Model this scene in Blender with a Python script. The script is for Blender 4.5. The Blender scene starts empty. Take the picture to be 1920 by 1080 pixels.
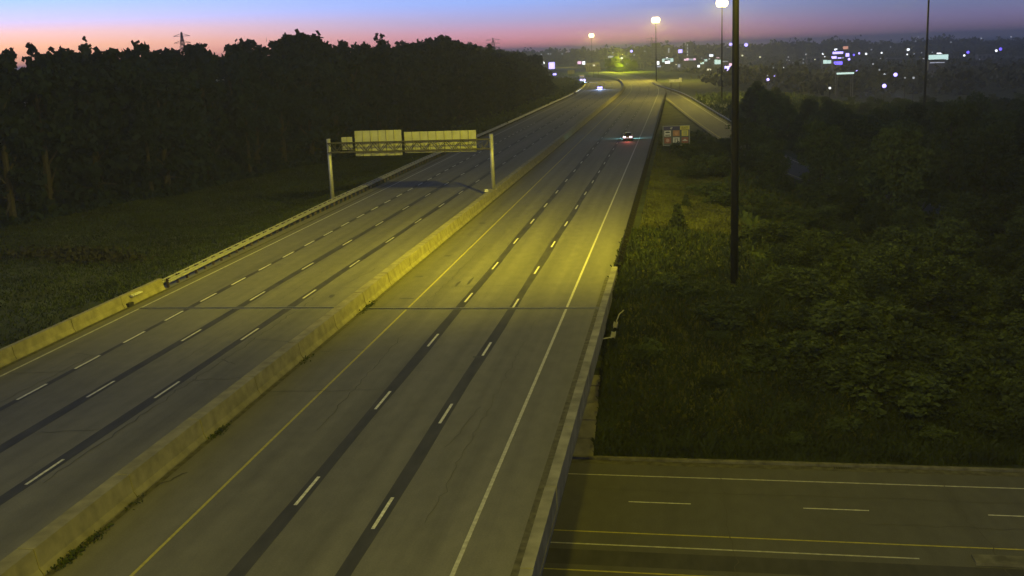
import bpy, math, random
import numpy as np
from mathutils import Vector, Matrix
random.seed(7); rng = np.random.default_rng(11)
R = math.radians
C = bpy.context.scene.collection
sc = bpy.context.scene

# ------------------------------------------------------------------ camera
F_PX, CAM_H, YAW, PITCH, ROLL = 2061.0, 17.371, 0.155329, 0.211336, -0.037815
fw = Vector((-math.sin(YAW)*math.cos(PITCH), math.cos(YAW)*math.cos(PITCH), -math.sin(PITCH)))
rt = Vector((math.cos(YAW), math.sin(YAW), 0)); up = rt.cross(fw)
rt2 = math.cos(ROLL)*rt + math.sin(ROLL)*up; up2 = -math.sin(ROLL)*rt + math.cos(ROLL)*up
cd = bpy.data.cameras.new('camera'); cam = bpy.data.objects.new('camera', cd); C.objects.link(cam)
M = Matrix((rt2, up2, -fw)).transposed().to_4x4(); M.translation = Vector((0, 0, CAM_H)); cam.matrix_world = M
cd.sensor_width = 36; cd.lens = 36*F_PX/1920; cd.clip_start = .5; cd.clip_end = 20000
sc.camera = cam

# ------------------------------------------------------------------ sky before sunrise
W = bpy.data.worlds.new('World'); sc.world = W; W.use_nodes = True
nt = W.node_tree; N = nt.nodes; L = nt.links
for n in list(N): N.remove(n)
def s2l(c): return tuple(((v/255)/12.92 if v/255 <= .04045 else ((v/255+.055)/1.055)**2.4) for v in c)
geo = N.new('ShaderNodeTexCoord'); sep = N.new('ShaderNodeSeparateXYZ'); L.new(geo.outputs['Generated'], sep.inputs[0])
def mth(op, a, b=None, c=None, cl=False, tree=None):
    n = (tree or nt).nodes.new('ShaderNodeMath'); n.operation = op; n.use_clamp = cl
    for i, v in enumerate((a, b, c)):
        if v is None: continue
        if isinstance(v, (int, float)): n.inputs[i].default_value = v
        else: (tree or nt).links.new(v, n.inputs[i])
    return n.outputs[0]
elev = mth('MULTIPLY', mth('ARCSINE', sep.outputs['Z']), 180/math.pi)          # degrees above the horizon
az = mth('MULTIPLY', mth('ARCTAN2', sep.outputs['X'], sep.outputs['Y']), 180/math.pi)   # 0 = along the road, negative left
ef = mth('POWER', mth('DIVIDE', mth('MAXIMUM', elev, 0.0), 90.0, cl=True), .5)   # sqrt spreads the band near the horizon
def ramp(stops):
    r = N.new('ShaderNodeValToRGB'); L.new(ef, r.inputs[0]); e = r.color_ramp.elements
    while len(e) < len(stops): e.new(.5)
    for k, (deg, c) in enumerate(stops):
        e[k].position = math.sqrt(deg/90); e[k].color = (*s2l(c), 1)
    return r.outputs[0]
left = ramp([(0, (252,156,116)), (1.1, (255,190,150)), (1.7, (244,196,192)), (2.3, (206,198,242)), (3.3, (160,196,255)), (9, (100,134,214)), (40, (42,50,66)), (90, (36,40,45))])
mid = ramp([(0, (206,122,128)), (.5, (208,134,146)), (1.0, (190,142,168)), (1.6, (160,152,196)), (2.5, (136,162,226)), (9, (90,112,166)), (40, (42,50,64)), (90, (36,40,45))])
right = ramp([(0, (96,78,100)), (.4, (104,88,118)), (1.0, (104,98,136)), (1.8, (94,106,144)), (3.2, (86,100,140)), (9, (70,82,116)), (40, (40,47,60)), (90, (36,40,45))])
def mixc(f, a, b):
    m = N.new('ShaderNodeMix'); m.data_type = 'RGBA'; L.new(f, m.inputs[0]); L.new(a, m.inputs[6]); L.new(b, m.inputs[7]); return m.outputs[2]
def mr(v, a, b):
    n = N.new('ShaderNodeMapRange'); n.interpolation_type = 'SMOOTHSTEP'; L.new(v, n.inputs[0]); n.inputs[1].default_value = a; n.inputs[2].default_value = b; return n.outputs[0]
c1 = mixc(mr(az, -36, -7), left, mid)
c2 = mixc(mr(az, -11, 14), c1, right)
bg = N.new('ShaderNodeBackground'); L.new(c2, bg.inputs[0]); bg.inputs[1].default_value = 1.42
wo = N.new('ShaderNodeOutputWorld'); L.new(bg.outputs[0], wo.inputs[0])
sc.view_settings.view_transform = 'Standard'; sc.view_settings.look = 'None'; sc.view_settings.exposure = 0; sc.view_settings.gamma = 1
sc.render.engine = 'CYCLES'; sc.cycles.max_bounces = 4; sc.cycles.diffuse_bounces = 2; sc.cycles.use_denoising = True
sc.cycles.sample_clamp_indirect = 4

SODIUM = (1.0, .85, .012)
def lamp(kind, loc, power, color, target=None, size=None, blend=.6, radius=.5, name='lamp_light', parent=None):
    l = bpy.data.lights.new(name, kind); l.energy = power; l.color = color; l.shadow_soft_size = radius
    o = bpy.data.objects.new(name, l); C.objects.link(o); o.location = loc
    if kind == 'SPOT':
        l.spot_size = R(size); l.spot_blend = blend
        o.rotation_euler = (Vector(target)-Vector(loc)).to_track_quat('-Z', 'Y').to_euler()
    if parent is not None:
        o.parent = parent; o.matrix_parent_inverse = parent.matrix_basis.inverted()
    return o

# ------------------------------------------------------------------ materials
def mat(name, col, rough=.85, metal=0.0, var=.0, scale=3.0, emis=None, es=0.0, stretch=(1,1,1), bump=0.0, objvar=0.0, transl=0.0, detail=5, lo=.32, hi=.68, spec=.3):
    m = bpy.data.materials.new(name); m.use_nodes = True; t = m.node_tree; b = t.nodes['Principled BSDF']
    b.inputs['Base Color'].default_value = (*col, 1); b.inputs['Roughness'].default_value = rough; b.inputs['Metallic'].default_value = metal
    b.inputs['Specular IOR Level'].default_value = spec
    if emis: b.inputs['Emission Color'].default_value = (*emis, 1); b.inputs['Emission Strength'].default_value = es; m.cycles.emission_sampling = 'NONE'
    if var or bump or objvar:
        tc = t.nodes.new('ShaderNodeNewGeometry'); mp = t.nodes.new('ShaderNodeMapping'); mp.inputs['Scale'].default_value = stretch
        t.links.new(tc.outputs['Position'], mp.inputs[0])
        nz = t.nodes.new('ShaderNodeTexNoise'); nz.inputs['Scale'].default_value = scale; nz.inputs['Detail'].default_value = detail; t.links.new(mp.outputs[0], nz.inputs['Vector'])
        r = t.nodes.new('ShaderNodeMapRange'); t.links.new(nz.outputs['Fac'], r.inputs[0]); r.inputs[1].default_value = lo; r.inputs[2].default_value = hi
        r.inputs[3].default_value = 1-var; r.inputs[4].default_value = 1+var
        f = r.outputs[0]
        if objvar:
            oi = t.nodes.new('ShaderNodeObjectInfo'); r2 = t.nodes.new('ShaderNodeMapRange'); t.links.new(oi.outputs['Random'], r2.inputs[0]); r2.inputs[3].default_value = 1-objvar; r2.inputs[4].default_value = 1+objvar
            f = mth('MULTIPLY', f, r2.outputs[0], tree=t)
        mx = t.nodes.new('ShaderNodeVectorMath'); mx.operation = 'SCALE'; mx.inputs[0].default_value = col; t.links.new(f, mx.inputs['Scale']); t.links.new(mx.outputs[0], b.inputs['Base Color'])
        m['colour_out'] = mx.name
        if bump:
            bp = t.nodes.new('ShaderNodeBump'); bp.inputs['Strength'].default_value = bump; bp.inputs['Distance'].default_value = .05; t.links.new(nz.outputs['Fac'], bp.inputs['Height']); t.links.new(bp.outputs[0], b.inputs['Normal'])
    if transl:
        tr = t.nodes.new('ShaderNodeBsdfTranslucent'); tr.inputs[0].default_value = (*col, 1); ms = t.nodes.new('ShaderNodeMixShader'); ms.inputs[0].default_value = transl
        out = t.nodes['Material Output']; t.links.new(b.outputs[0], ms.inputs[1]); t.links.new(tr.outputs[0], ms.inputs[2]); t.links.new(ms.outputs[0], out.inputs[0])
    return m
def asphalt(name, base, streak=.16):
    """worn pavement: wheel-path streaks along the road, broad patches, fine aggregate"""
    m = bpy.data.materials.new(name); m.use_nodes = True; t = m.node_tree; b = t.nodes['Principled BSDF']; b.inputs['Roughness'].default_value = .8; b.inputs['Specular IOR Level'].default_value = .35
    g = t.nodes.new('ShaderNodeTexCoord')
    def nz(sc_, scale, det, lo, hi, a, c):
        mp = t.nodes.new('ShaderNodeMapping'); mp.inputs['Scale'].default_value = sc_; t.links.new(g.outputs['Object'], mp.inputs[0])
        n = t.nodes.new('ShaderNodeTexNoise'); n.inputs['Scale'].default_value = scale; n.inputs['Detail'].default_value = det; t.links.new(mp.outputs[0], n.inputs['Vector'])
        r = t.nodes.new('ShaderNodeMapRange'); t.links.new(n.outputs['Fac'], r.inputs[0]); r.inputs[1].default_value = lo; r.inputs[2].default_value = hi; r.inputs[3].default_value = a; r.inputs[4].default_value = c
        return r.outputs[0]
    f = nz((1, .02, 1), .75, 4, .3, .7, 1-streak, 1+streak)
    f = mth('MULTIPLY', f, nz((1, .15, 1), .16, 4, .3, .7, .86, 1.14), tree=t)
    f = mth('MULTIPLY', f, nz((1, .5, 1), 1.4, 8, .25, .75, .88, 1.12), tree=t)
    f = mth('MULTIPLY', f, nz((1, 1, 1), 14, 3, .25, .75, .86, 1.14), tree=t)
    mx = t.nodes.new('ShaderNodeVectorMath'); mx.operation = 'SCALE'; mx.inputs[0].default_value = base; t.links.new(f, mx.inputs['Scale']); t.links.new(mx.outputs[0], b.inputs['Base Color'])
    return m
m_road = asphalt('worn_asphalt', (.125, .12, .113), .2)
m_street = asphalt('street_asphalt', (.082, .08, .078), .08)
m_seal = mat('sealed_strip', (.042, .041, .042), .75, var=.25, scale=1.5, stretch=(1, .3, 1))
m_crack = mat('crack_tar', (.058, .055, .05), .7)
m_white = mat('white_road_paint', (.58, .57, .53), .7, var=.28, scale=5, detail=8)
m_wedge = mat('white_edge_paint', (.42, .41, .38), .7, var=.25, scale=4, detail=8)
m_yell = mat('yellow_road_paint', (.38, .34, .07), .7, var=.2, scale=4)
m_conc = mat('weathered_concrete', (.225, .207, .14), .9, var=.24, scale=1.3, detail=9, bump=.3)  # sodium light's yellow mixed into the grey concrete colour
m_conc2 = mat('stained_concrete', (.21, .20, .17), .9, var=.35, scale=.9, detail=9, bump=.4)
m_galv = mat('galvanised_steel', (.38, .38, .37), .55, .5, var=.12, scale=2)
m_rust = mat('weathered_truss_steel', (.085, .08, .075), .65, .4, var=.3, scale=1.5)
m_railshade = mat('shade_dark_rail_steel', (.016, .016, .018), .85, 0, spec=.1)  # shade on the rail's back side is put into this steel colour
m_dark = mat('dark_steel', (.035, .035, .04), .6, .3)
m_pole = mat('dull_steel_pole', (.022, .022, .022), .6, .4, var=.15, scale=.8)
m_alu = mat('sign_back_aluminium', (.37, .375, .21), .5, .35, var=.1, scale=1.2)  # yellow of the lamplight tinted into the aluminium colour
m_wood = mat('wood_post', (.09, .07, .05), .95, var=.3, scale=3)
m_ground = mat('rough_ground', (.040, .050, .020), .95, var=.45, scale=.35, detail=9, bump=.6)
m_grass = mat('dry_green_grass', (.092, .098, .028), .9, var=.42, scale=.22, detail=8, transl=.3)
m_grass2 = mat('field_grass', (.031, .043, .013), .9, var=.4, scale=.12, detail=8, transl=.3)
m_leafR = mat('shrub_leaves', (.050, .068, .022), .85, var=.35, scale=.5, objvar=.45, transl=.3)
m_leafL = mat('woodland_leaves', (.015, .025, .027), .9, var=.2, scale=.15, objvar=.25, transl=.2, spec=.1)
m_leafF = mat('distant_leaves', (.05, .055, .04), .9, var=.35, scale=.03)
m_leafC = mat('conifer_needles', (.028, .04, .02), .85, var=.3, scale=.8, objvar=.2)
m_bark = mat('bark', (.032, .028, .024), .95, var=.3, scale=4)
m_deckside = mat('deck_concrete', (.20, .19, .17), .9, var=.2, scale=1)  # plain deck concrete, tone varied at random
m_dirt = mat('roadside_grit', (.085, .08, .06), .95, var=.4, scale=2.5, detail=8)

# ------------------------------------------------------------------ mesh helpers
class MB:
    def __init__(s): s.v = []; s.f = []
    def quad(s, a, b, c, d): n = len(s.v); s.v += [tuple(a), tuple(b), tuple(c), tuple(d)]; s.f.append((n, n+1, n+2, n+3)); return s
    def box(s, x0, x1, y0, y1, z0, z1):
        n = len(s.v); s.v += [(x0,y0,z0),(x1,y0,z0),(x1,y1,z0),(x0,y1,z0),(x0,y0,z1),(x1,y0,z1),(x1,y1,z1),(x0,y1,z1)]
        s.f += [(n,n+3,n+2,n+1),(n+4,n+5,n+6,n+7),(n,n+1,n+5,n+4),(n+1,n+2,n+6,n+5),(n+2,n+3,n+7,n+6),(n+3,n,n+4,n+7)]; return s
    def tube(s, a, b, r0, r1=None, k=8):
        r1 = r0 if r1 is None else r1; a = Vector(a); b = Vector(b); d = (b-a).normalized(); q = d.orthogonal().normalized(); w = d.cross(q); n = len(s.v)
        for p, r in ((a, r0), (b, r1)):
            for i in range(k): t = 2*math.pi*i/k; s.v.append(tuple(p+q*(r*math.cos(t))+w*(r*math.sin(t))))
        for i in range(k): j = (i+1) % k; s.f.append((n+i, n+j, n+k+j, n+k+i))
        s.f.append(tuple(n+k-1-i for i in range(k))); s.f.append(tuple(n+k+i for i in range(k))); return s
    def loft(s, rings, cap=True):
        n = len(s.v); k = len(rings[0])
        for r in rings: s.v += [tuple(p) for p in r]
        for a in range(len(rings)-1):
            for i in range(k): j = (i+1) % k; s.f.append((n+a*k+i, n+a*k+j, n+(a+1)*k+j, n+(a+1)*k+i))
        if cap: s.f.append(tuple(n+k-1-i for i in range(k))); s.f.append(tuple(n+(len(rings)-1)*k+i for i in range(k)))
        return s
    def ball(s, c, r, seg=8, ring=5, sq=(1,1,1)):
        rings = []
        for a in range(1, ring): 
            t = math.pi*a/ring; rings.append([(c[0]+r*sq[0]*math.sin(t)*math.cos(2*math.pi*i/seg), c[1]+r*sq[1]*math.sin(t)*math.sin(2*math.pi*i/seg), c[2]-r*sq[2]*math.cos(t)) for i in range(seg)])
        return s.loft(rings)
    def mesh(s, name, m, smooth=False):
        me = bpy.data.meshes.new(name); me.from_pydata(s.v, [], s.f); me.materials.append(m)
        if smooth: me.polygons.foreach_set('use_smooth', [True]*len(me.polygons))
        return me
    def build(s, name, m, parent=None, smooth=False): return link(name, s.mesh(name, m, smooth), parent)
def link(name, me, parent=None, loc=(0,0,0)):
    o = bpy.data.objects.new(name, me); C.objects.link(o); o.location = loc
    if parent is not None: o.parent = parent
    return o
def empty(name, loc=(0,0,0), rz=0.0):
    o = bpy.data.objects.new(name, None); C.objects.link(o); o.location = loc; o.rotation_euler = (0,0,rz); o.empty_display_size = .5; return o
def tag(o, label=None, cat=None, group=None, kind=None):
    if label: o['label'] = label
    if cat: o['category'] = cat
    if group: o['group'] = group
    if kind: o['kind'] = kind
    return o
def copy_tree(o, parent=None):
    c = o.copy(); C.objects.link(c)
    if parent is not None: c.parent = parent
    for ch in list(o.children): copy_tree(ch, c)
    return c
def quads_mesh(name, P, A, B, m):
    """quads centred on P with half-axes A, B (n x 3 arrays)"""
    n = len(P); v = np.empty((n, 4, 3), np.float32)
    v[:,0] = P-A-B; v[:,1] = P+A-B; v[:,2] = P+A+B; v[:,3] = P-A+B
    me = bpy.data.meshes.new(name); me.vertices.add(4*n); me.vertices.foreach_set('co', v.ravel())
    me.loops.add(4*n); me.loops.foreach_set('vertex_index', np.arange(4*n, dtype=np.int32))
    me.polygons.add(n); me.polygons.foreach_set('loop_start', np.arange(0, 4*n, 4, dtype=np.int32)); me.polygons.foreach_set('loop_total', np.full(n, 4, np.int32))
    me.update(); me.validate(); me.materials.append(m); return me
def rdir(n):
    d = rng.normal(size=(n, 3)); return d/np.linalg.norm(d, axis=1)[:, None]

# ------------------------------------------------------------------ road geometry (u = offset across, s = distance along)
def curve(y): return max(0.0, y-410)**2/4200.0
def wext(y): return max(0.0, y-550)**2/2000.0
def RP(u, y, wb=False): return (u-curve(y)-(wext(y) if wb else 0), y)
def heading(y, wb=False): return math.atan((max(0, y-410)/2100)+(max(0, y-550)/1000 if wb else 0))
def ylist(a, b):
    out = [a]; y = a
    while y < b:
        y += 6 if y < 400 else 12 if y < 900 else 25
        out.append(min(y, b))
    return out
def strip(name, m, u0, u1, ya, yb, z, parent=None, wb=False, f0=None, f1=None):
    mb = MB(); ys = ylist(ya, yb)
    for y in ys:
        a = u0 if f0 is None else f0(y); b = u1 if f1 is None else f1(y)
        mb.v += [(*RP(a, y, wb), z), (*RP(b, y, wb), z)]
    mb.f = [(2*i, 2*i+1, 2*i+3, 2*i+2) for i in range(len(ys)-1)]
    return mb.build(name, m, parent)
# ramp centre line: x, y, z
RAMP = [(-19,560,0),(-13.6,500,0),(-7,445,0),(-2.4,400,-.05),(2.2,345,-.6),(7.0,290,-1.5),(13.0,240,-3.0),(19.8,205,-4.8),(30,170,-6.0),(45,132,-6.45),(60,98,-6.5),(68,66,-6.5)]
RA = np.array(RAMP, float)
def catmull(P, k=8):
    P = np.vstack([2*P[0]-P[1], P, 2*P[-1]-P[-2]]); out = []
    for i in range(1, len(P)-2):
        for t in np.arange(k)/k:
            out.append(.5*((2*P[i])+(-P[i-1]+P[i+1])*t+(2*P[i-1]-5*P[i]+4*P[i+1]-P[i+2])*t*t+(-P[i-1]+3*P[i]-3*P[i+1]+P[i+2])*t**3))
    out.append(P[-2]); return np.array(out)
RC = catmull(RA); RCF = catmull(RA, 28)

def sm(x, a, b): t = np.clip((x-a)/(b-a), 0, 1); return t*t*(3-2*t)
def gz(x, y):
    x = np.asarray(x, float); y = np.asarray(y, float)
    cv = np.maximum(0, y-410)**2/4200; we = np.maximum(0, y-550)**2/2000
    u = x+cv; uw = x+cv+we
    wav = .35*np.sin(x*.11+1.3)*np.cos(y*.07)+.2*np.sin(x*.31)*np.sin(y*.23)
    # right-hand side
    d = u+4.3; d0 = 7+sm(y, 170, 340)*24; d1 = d0+20+sm(y, 170, 340)*30
    zr = -.12-.5*sm(d, .3, 8)-(5.9)*sm(d, d0, d1)+wav*sm(d, 2, 12)
    # left-hand side
    dl = -(uw+41.8); zl = -.12-1.7*sm(dl, .5, 12)+wav*sm(dl, 3, 15)
    z = np.where(u > -14, zr, zl); z = np.where((u <= -4.3) & (uw >= -42.3), -.14, z)
    # underpass of the cross street
    slope = sm(y, 61.5, 76.5)-0.0
    lin = np.clip((y-62.0)/(14.0), 0, 1)
    zz = -6.62+(np.minimum(z, -.5)+6.62)*lin+wav*.6*np.clip(lin*(1-lin)*4, 0, 1)
    z = np.where(y < 76, np.where(y < 62.2, -6.62, zz), z)
    # ramp bed
    shp = z.shape; xx = x.ravel(); yy = y.ravel(); zf = z.ravel().copy()
    near = (xx > -40) & (xx < 90) & (yy > 55) & (yy < 580)
    if near.any():
        px = xx[near]; py = yy[near]; dd = np.full(px.shape, 1e9); zz2 = np.zeros(px.shape)
        for c in RCF:
            q = (px-c[0])**2+(py-c[1])**2; k = q < dd; dd[k] = q[k]; zz2[k] = c[2]
        dd = np.sqrt(dd); w = 1-sm(dd, 8, 18); zf[near] = zf[near]*(1-w)+(zz2-.32)*w
    z = zf.reshape(shp)
    return z
def gz1(x, y): return float(gz(np.array([x]), np.array([y]))[0])

# ------------------------------------------------------------------ ground
def axis(parts):
    out = []
    for a, b, s in parts: out += list(np.arange(a, b, s))
    return np.array(sorted(set(np.round(out, 3))))
gx = axis([(-6000,-1000,500),(-1000,-200,40),(-200,-60,6),(-60,-40,1.5),(-40,-6,4),(-6,30,1.2),(30,100,3),(100,300,12),(300,1200,60),(1200,6001,400)])
gy = axis([(-200,20,20),(20,60,5),(60,80,1),(80,200,2.5),(200,500,6),(500,1300,20),(1300,3000,100),(3000,9001,600)])
XX, YY = np.meshgrid(gx, gy); ZZ = gz(XX, YY); nx, ny = len(gx), len(gy)
v = np.stack([XX, YY, ZZ], -1).reshape(-1, 3).astype(np.float32)
ii, jj = np.meshgrid(np.arange(nx-1), np.arange(ny-1)); a = (jj*nx+ii).ravel(); fc = np.stack([a, a+1, a+nx+1, a+nx], -1)
me = bpy.data.meshes.new('ground'); me.from_pydata(v.tolist(), [], fc.tolist()); me.materials.append(m_ground); me.polygons.foreach_set('use_smooth', [True]*len(me.polygons))
tag(link('ground', me), kind='structure')

# ------------------------------------------------------------------ carriageways
JY = 73.6
eb = strip('road', m_road, -22.9, -4.75, 8, 1500, 0); tag(eb, kind='structure')
wbr = strip('road', m_road, -41.2, -22.9, 8, 1500, 0, wb=True); tag(wbr, kind='structure')
strip('edge_line', m_yell, -19.05, -18.92, 8, 1300, .008, eb)
strip('edge_line', m_wedge, -7.82, -7.66, 8, 1300, .008, eb)
strip('edge_line', m_wedge, -39.28, -39.12, 8, 1300, .008, wbr, wb=True)
strip('gravel_shoulder', m_dirt, -5.3, -4.6, 84, 900, .004, eb)
strip('gutter_strip', m_dirt, -5.75, -5.42, 8, 84, .004, eb)
strip('gutter_strip', m_dirt, -22.15, -21.86, 8, 500, .004, eb)
strip('gutter_strip', m_dirt, -40.3, -40.0, 8, 200, .004, wbr, wb=True)
for u, par, wbf in ((-15.28, eb, 0), (-11.52, eb, 0), (-27.82, wbr, 1), (-31.68, wbr, 1), (-35.42, wbr, 1)):
    ph = random.random()*9; wd = .31 if u != -35.42 else .2
    strip('sealed_strip', m_seal, 0, 0, 8, 700, .004, par, wb=bool(wbf), f0=lambda y: u-wd-.05*math.sin(y*.9+ph), f1=lambda y: u+wd+.05*math.sin(y*1.3+ph))
def dashes(u, y0, step, n, ln, wd, par, wb=False):
    me = MB().quad((-wd/2,-ln/2,0),(wd/2,-ln/2,0),(wd/2,ln/2,0),(-wd/2,ln/2,0)).mesh('lane_dash', m_white)
    for i in range(n):
        y = y0+step*i
        if y < 10: continue
        o = link('lane_dash', me, par, (*RP(u, y, wb), .008)); o.rotation_euler = (0, 0, heading(y, wb))
dashes(-15.25, 40.8-24, 12, 50, 3.0, .14, eb)
dashes(-11.5, 38.8-24, 12, 50, 3.0, .14, eb)
dashes(-27.8, 42.2-24, 12, 48, 3.0, .14, wbr, True)
dashes(-31.7, 55.1-36, 11.7, 40, 3.0, .14, wbr, True)
dashes(-35.45, 54.2-36, 5.9, 44, 2.9, .17, wbr, True)
# expansion joint across the end of the bridge
m_jt = mat('joint_rubber', (.02,.02,.024), .9, spec=.1)
def joint(x0, x1, ya, yb, par):
    o = MB().quad((x0,ya-.26,.0135),(x1,yb-.26,.0135),(x1,yb+.26,.0135),(x0,ya+.26,.0135)).build('expansion_joint', m_jt, par)
    for k in (-.2, .2):
        MB().box(x0, x1, ya+k-.03, ya+k+.03, .002, .026).build('joint_edge_bar', m_galv, o)
joint(-39.2, -23.35, JY, JY, wbr); joint(-22.0, -5.5, JY-.3, JY-.3, eb)
# sealed cracks: wandering tar lines
def crack(par, pts, w=.05):
    w = w*.62
    mb = MB(); P = [Vector((*p, .0125)) for p in pts]; n = len(P)
    for i in range(n):
        d = (P[min(i+1, n-1)]-P[max(i-1, 0)]).normalized(); s = Vector((-d.y, d.x, 0))*w*(.6+.8*random.random()); mb.v += [tuple(P[i]-s), tuple(P[i]+s)]
    mb.f = [(2*i, 2*i+1, 2*i+3, 2*i+2) for i in range(n-1)]; mb.build('sealed_crack', m_crack, par)
def wander(x0, y0, x1, y1, n, j):
    return [(x0+(x1-x0)*i/n+random.gauss(0, j), y0+(y1-y0)*i/n+random.gauss(0, j)) for i in range(n+1)]
for x0, y0, x1, y1, w in [(-39,57,-35.6,57.4,.04),(-36.2,47,-35.9,61,.04),(-31,47.2,-28.2,47.6,.04),(-27.2,41,-26.9,78,.045),(-27.3,56,-24.2,56.4,.05),(-27.4,65,-24,64.2,.05),
        (-35,80,-23.4,80.4,.03),(-21.8,54,-16,54.5,.04),(-17.2,48,-17.5,66,.03),(-21.6,80.5,-12,80.8,.03),(-15,58,-8,58.6,.02),(-9.6,38,-9.4,70,.018),
        (-29.6,58,-29.4,90,.02),(-18,74.5,-17.8,100,.025),(-21.7,62,-18.9,62.5,.035),(-26,82,-25.2,88,.05),(-21.6,96,-16,96.4,.02),(-39,90,-24,90.6,.02),(-38,106,-24,106.5,.02),
        (-21.6,120,-9,120.5,.025),(-37.5,61.5,-35.9,60.9,.035),(-10.5,46,-9.9,52,.02),(-27.2,60.2,-25.9,59.3,.06),(-24,46,-24,46.4,.1),(-14.5,90,-11.6,90.4,.02),(-21.9,41,-21.2,42.5,.07)]:
    crack(eb if x0 > -22.5 else wbr, wander(x0, y0, x1, y1, max(6, int(math.hypot(x1-x0, y1-y0)*1.6)), .07), w)
# tyre scuffs and spills
m_scuff = mat('oil_stain', (.055, .053, .05), .7)
for x, y, rx, ry in [(-20.3,93.5,.35,.3),(-20.8,84.5,.4,.2),(-20.4,112,.5,.3),(-17.0,81.5,.12,1.2),(-16.2,82.5,.12,1.5),(-19.8,76.5,.6,.15),(-25.8,77.5,.2,.8),(-11.8,61,.3,.2)]:
    mb = MB(); k = 12; mb.v = [(x+rx*math.cos(t*6.283/k)*random.uniform(.6,1.2), y+ry*math.sin(t*6.283/k)*random.uniform(.6,1.2), .012) for t in range(k)]; mb.f = [tuple(range(k))]; mb.build('oil_stain', m_scuff, eb if x > -22.5 else wbr)

# ------------------------------------------------------------------ bridge over the street
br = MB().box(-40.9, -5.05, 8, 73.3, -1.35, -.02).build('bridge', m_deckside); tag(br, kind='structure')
pv = empty('slope_paving', (-6.9, 67.5, -4)); tag(pv, 'sloping concrete slab paving beside the bridge parapet', 'paving')
rows = 8
for i in range(rows):
    for k in range(2):
        y0, y1 = 62.15+i*1.5, 62.15+(i+1)*1.5-.05; f = lambda y: -6.5+(y-62.15)*(5.2/12.0)
        x0 = -8.7+1.75*k; x1 = x0+1.71+(random.random()*.1 if k else 0); s = random.uniform(-.015, .015)
        mb = MB(); mb.box(x0, x1, y0, y1, 0, 0); 
        mb.v = [(x, y, f(y)+s+(0 if t > 3 else -.25)) for t, (x, y, z) in enumerate(mb.v)]
        o = mb.build('paving_slab', m_conc2, None); o.parent = pv; o.matrix_parent_inverse = Matrix.Translation(-pv.location)

# parapet profile (F-shape) with joints every few metres
def barrier(name, label, u_in, side, ya, yb, seg, h, wid, m, cat, both=False, wb=False, group=None, y_end=None):
    """u_in: base line facing the traffic; side=+1 body extends to +x"""
    t = empty(name, (*RP(u_in, (ya+min(yb, 90))/2), 0)); tag(t, label, cat, group)
    y = ya
    while y < yb:
        y1 = min(y+seg, yb)
        if both: prof = [(0,0),(0,.08),(.14,.30),(.26,h),(wid-.26,h),(wid-.14,.30),(wid,.08),(wid,0)]
        else: prof = [(0,0),(0,.08),(.13,.30),(.22,h),(wid,h),(wid,0)]
        g = .035 if y < 160 else 0
        mb = MB(); rr = []
        jz = random.uniform(-.006, .006); jx = random.uniform(-.008, .008)
        for yy in (y+g, y1-g):
            rr.append([(*RP(u_in+side*(px+jx), yy, wb), pz+(jz if pz > .1 else -.01)) for px, pz in prof])
        if side < 0: rr = [list(reversed(r)) for r in rr]
        mb.loft(list(reversed(rr)))
        o = mb.build('barrier_segment', m); o.parent = t; o.matrix_parent_inverse = Matrix.Translation(-t.location)
        y = y1
    mb = MB(); core = [(px+(.035 if px < wid/2 else -.035), pz-(.03 if pz > .2 else 0)) for px, pz in prof]
    rr = [[(*RP(u_in+side*px, yy, wb), pz) for px, pz in core] for yy in (ya+.06, min(yb, 160)-.06)]
    if side < 0: rr = [list(reversed(r)) for r in rr]
    mb.loft(list(reversed(rr))); o = mb.build('joint_filler', m_jt); o.parent = t; o.matrix_parent_inverse = Matrix.Translation(-t.location)
    return t
med = barrier('median_barrier', 'long concrete median barrier dividing the two carriageways', -22.12, -1, 12.0, 620, 6.9, 1.02, 1.16, m_conc, 'barrier', both=True)
par = barrier('bridge_parapet', 'concrete parapet along the right edge of the bridge above the street', -5.42, 1, 12, 83.4, 6.9, .92, .66, m_conc2, 'parapet')
lb = barrier('concrete_barrier', 'concrete roadside barrier on the left edge beside the grass field', -40.35, -1, 25.9, 80.2, 6.8, .9, .5, m_conc, 'barrier')
# thickened terminal blocks and a drain box on the left barrier
o = MB().box(-40.42, -40.18, 73.9, 74.6, .0, .28).build('drain_box', m_dark); o.parent = lb; o.matrix_parent_inverse = Matrix.Translation(-lb.location)
o = MB().box(-40.62, -40.28, 74.8, 76.3, .62, .72).build('reflector_bracket', m_white); o.parent = lb; o.matrix_parent_inverse = Matrix.Translation(-lb.location)

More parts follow.
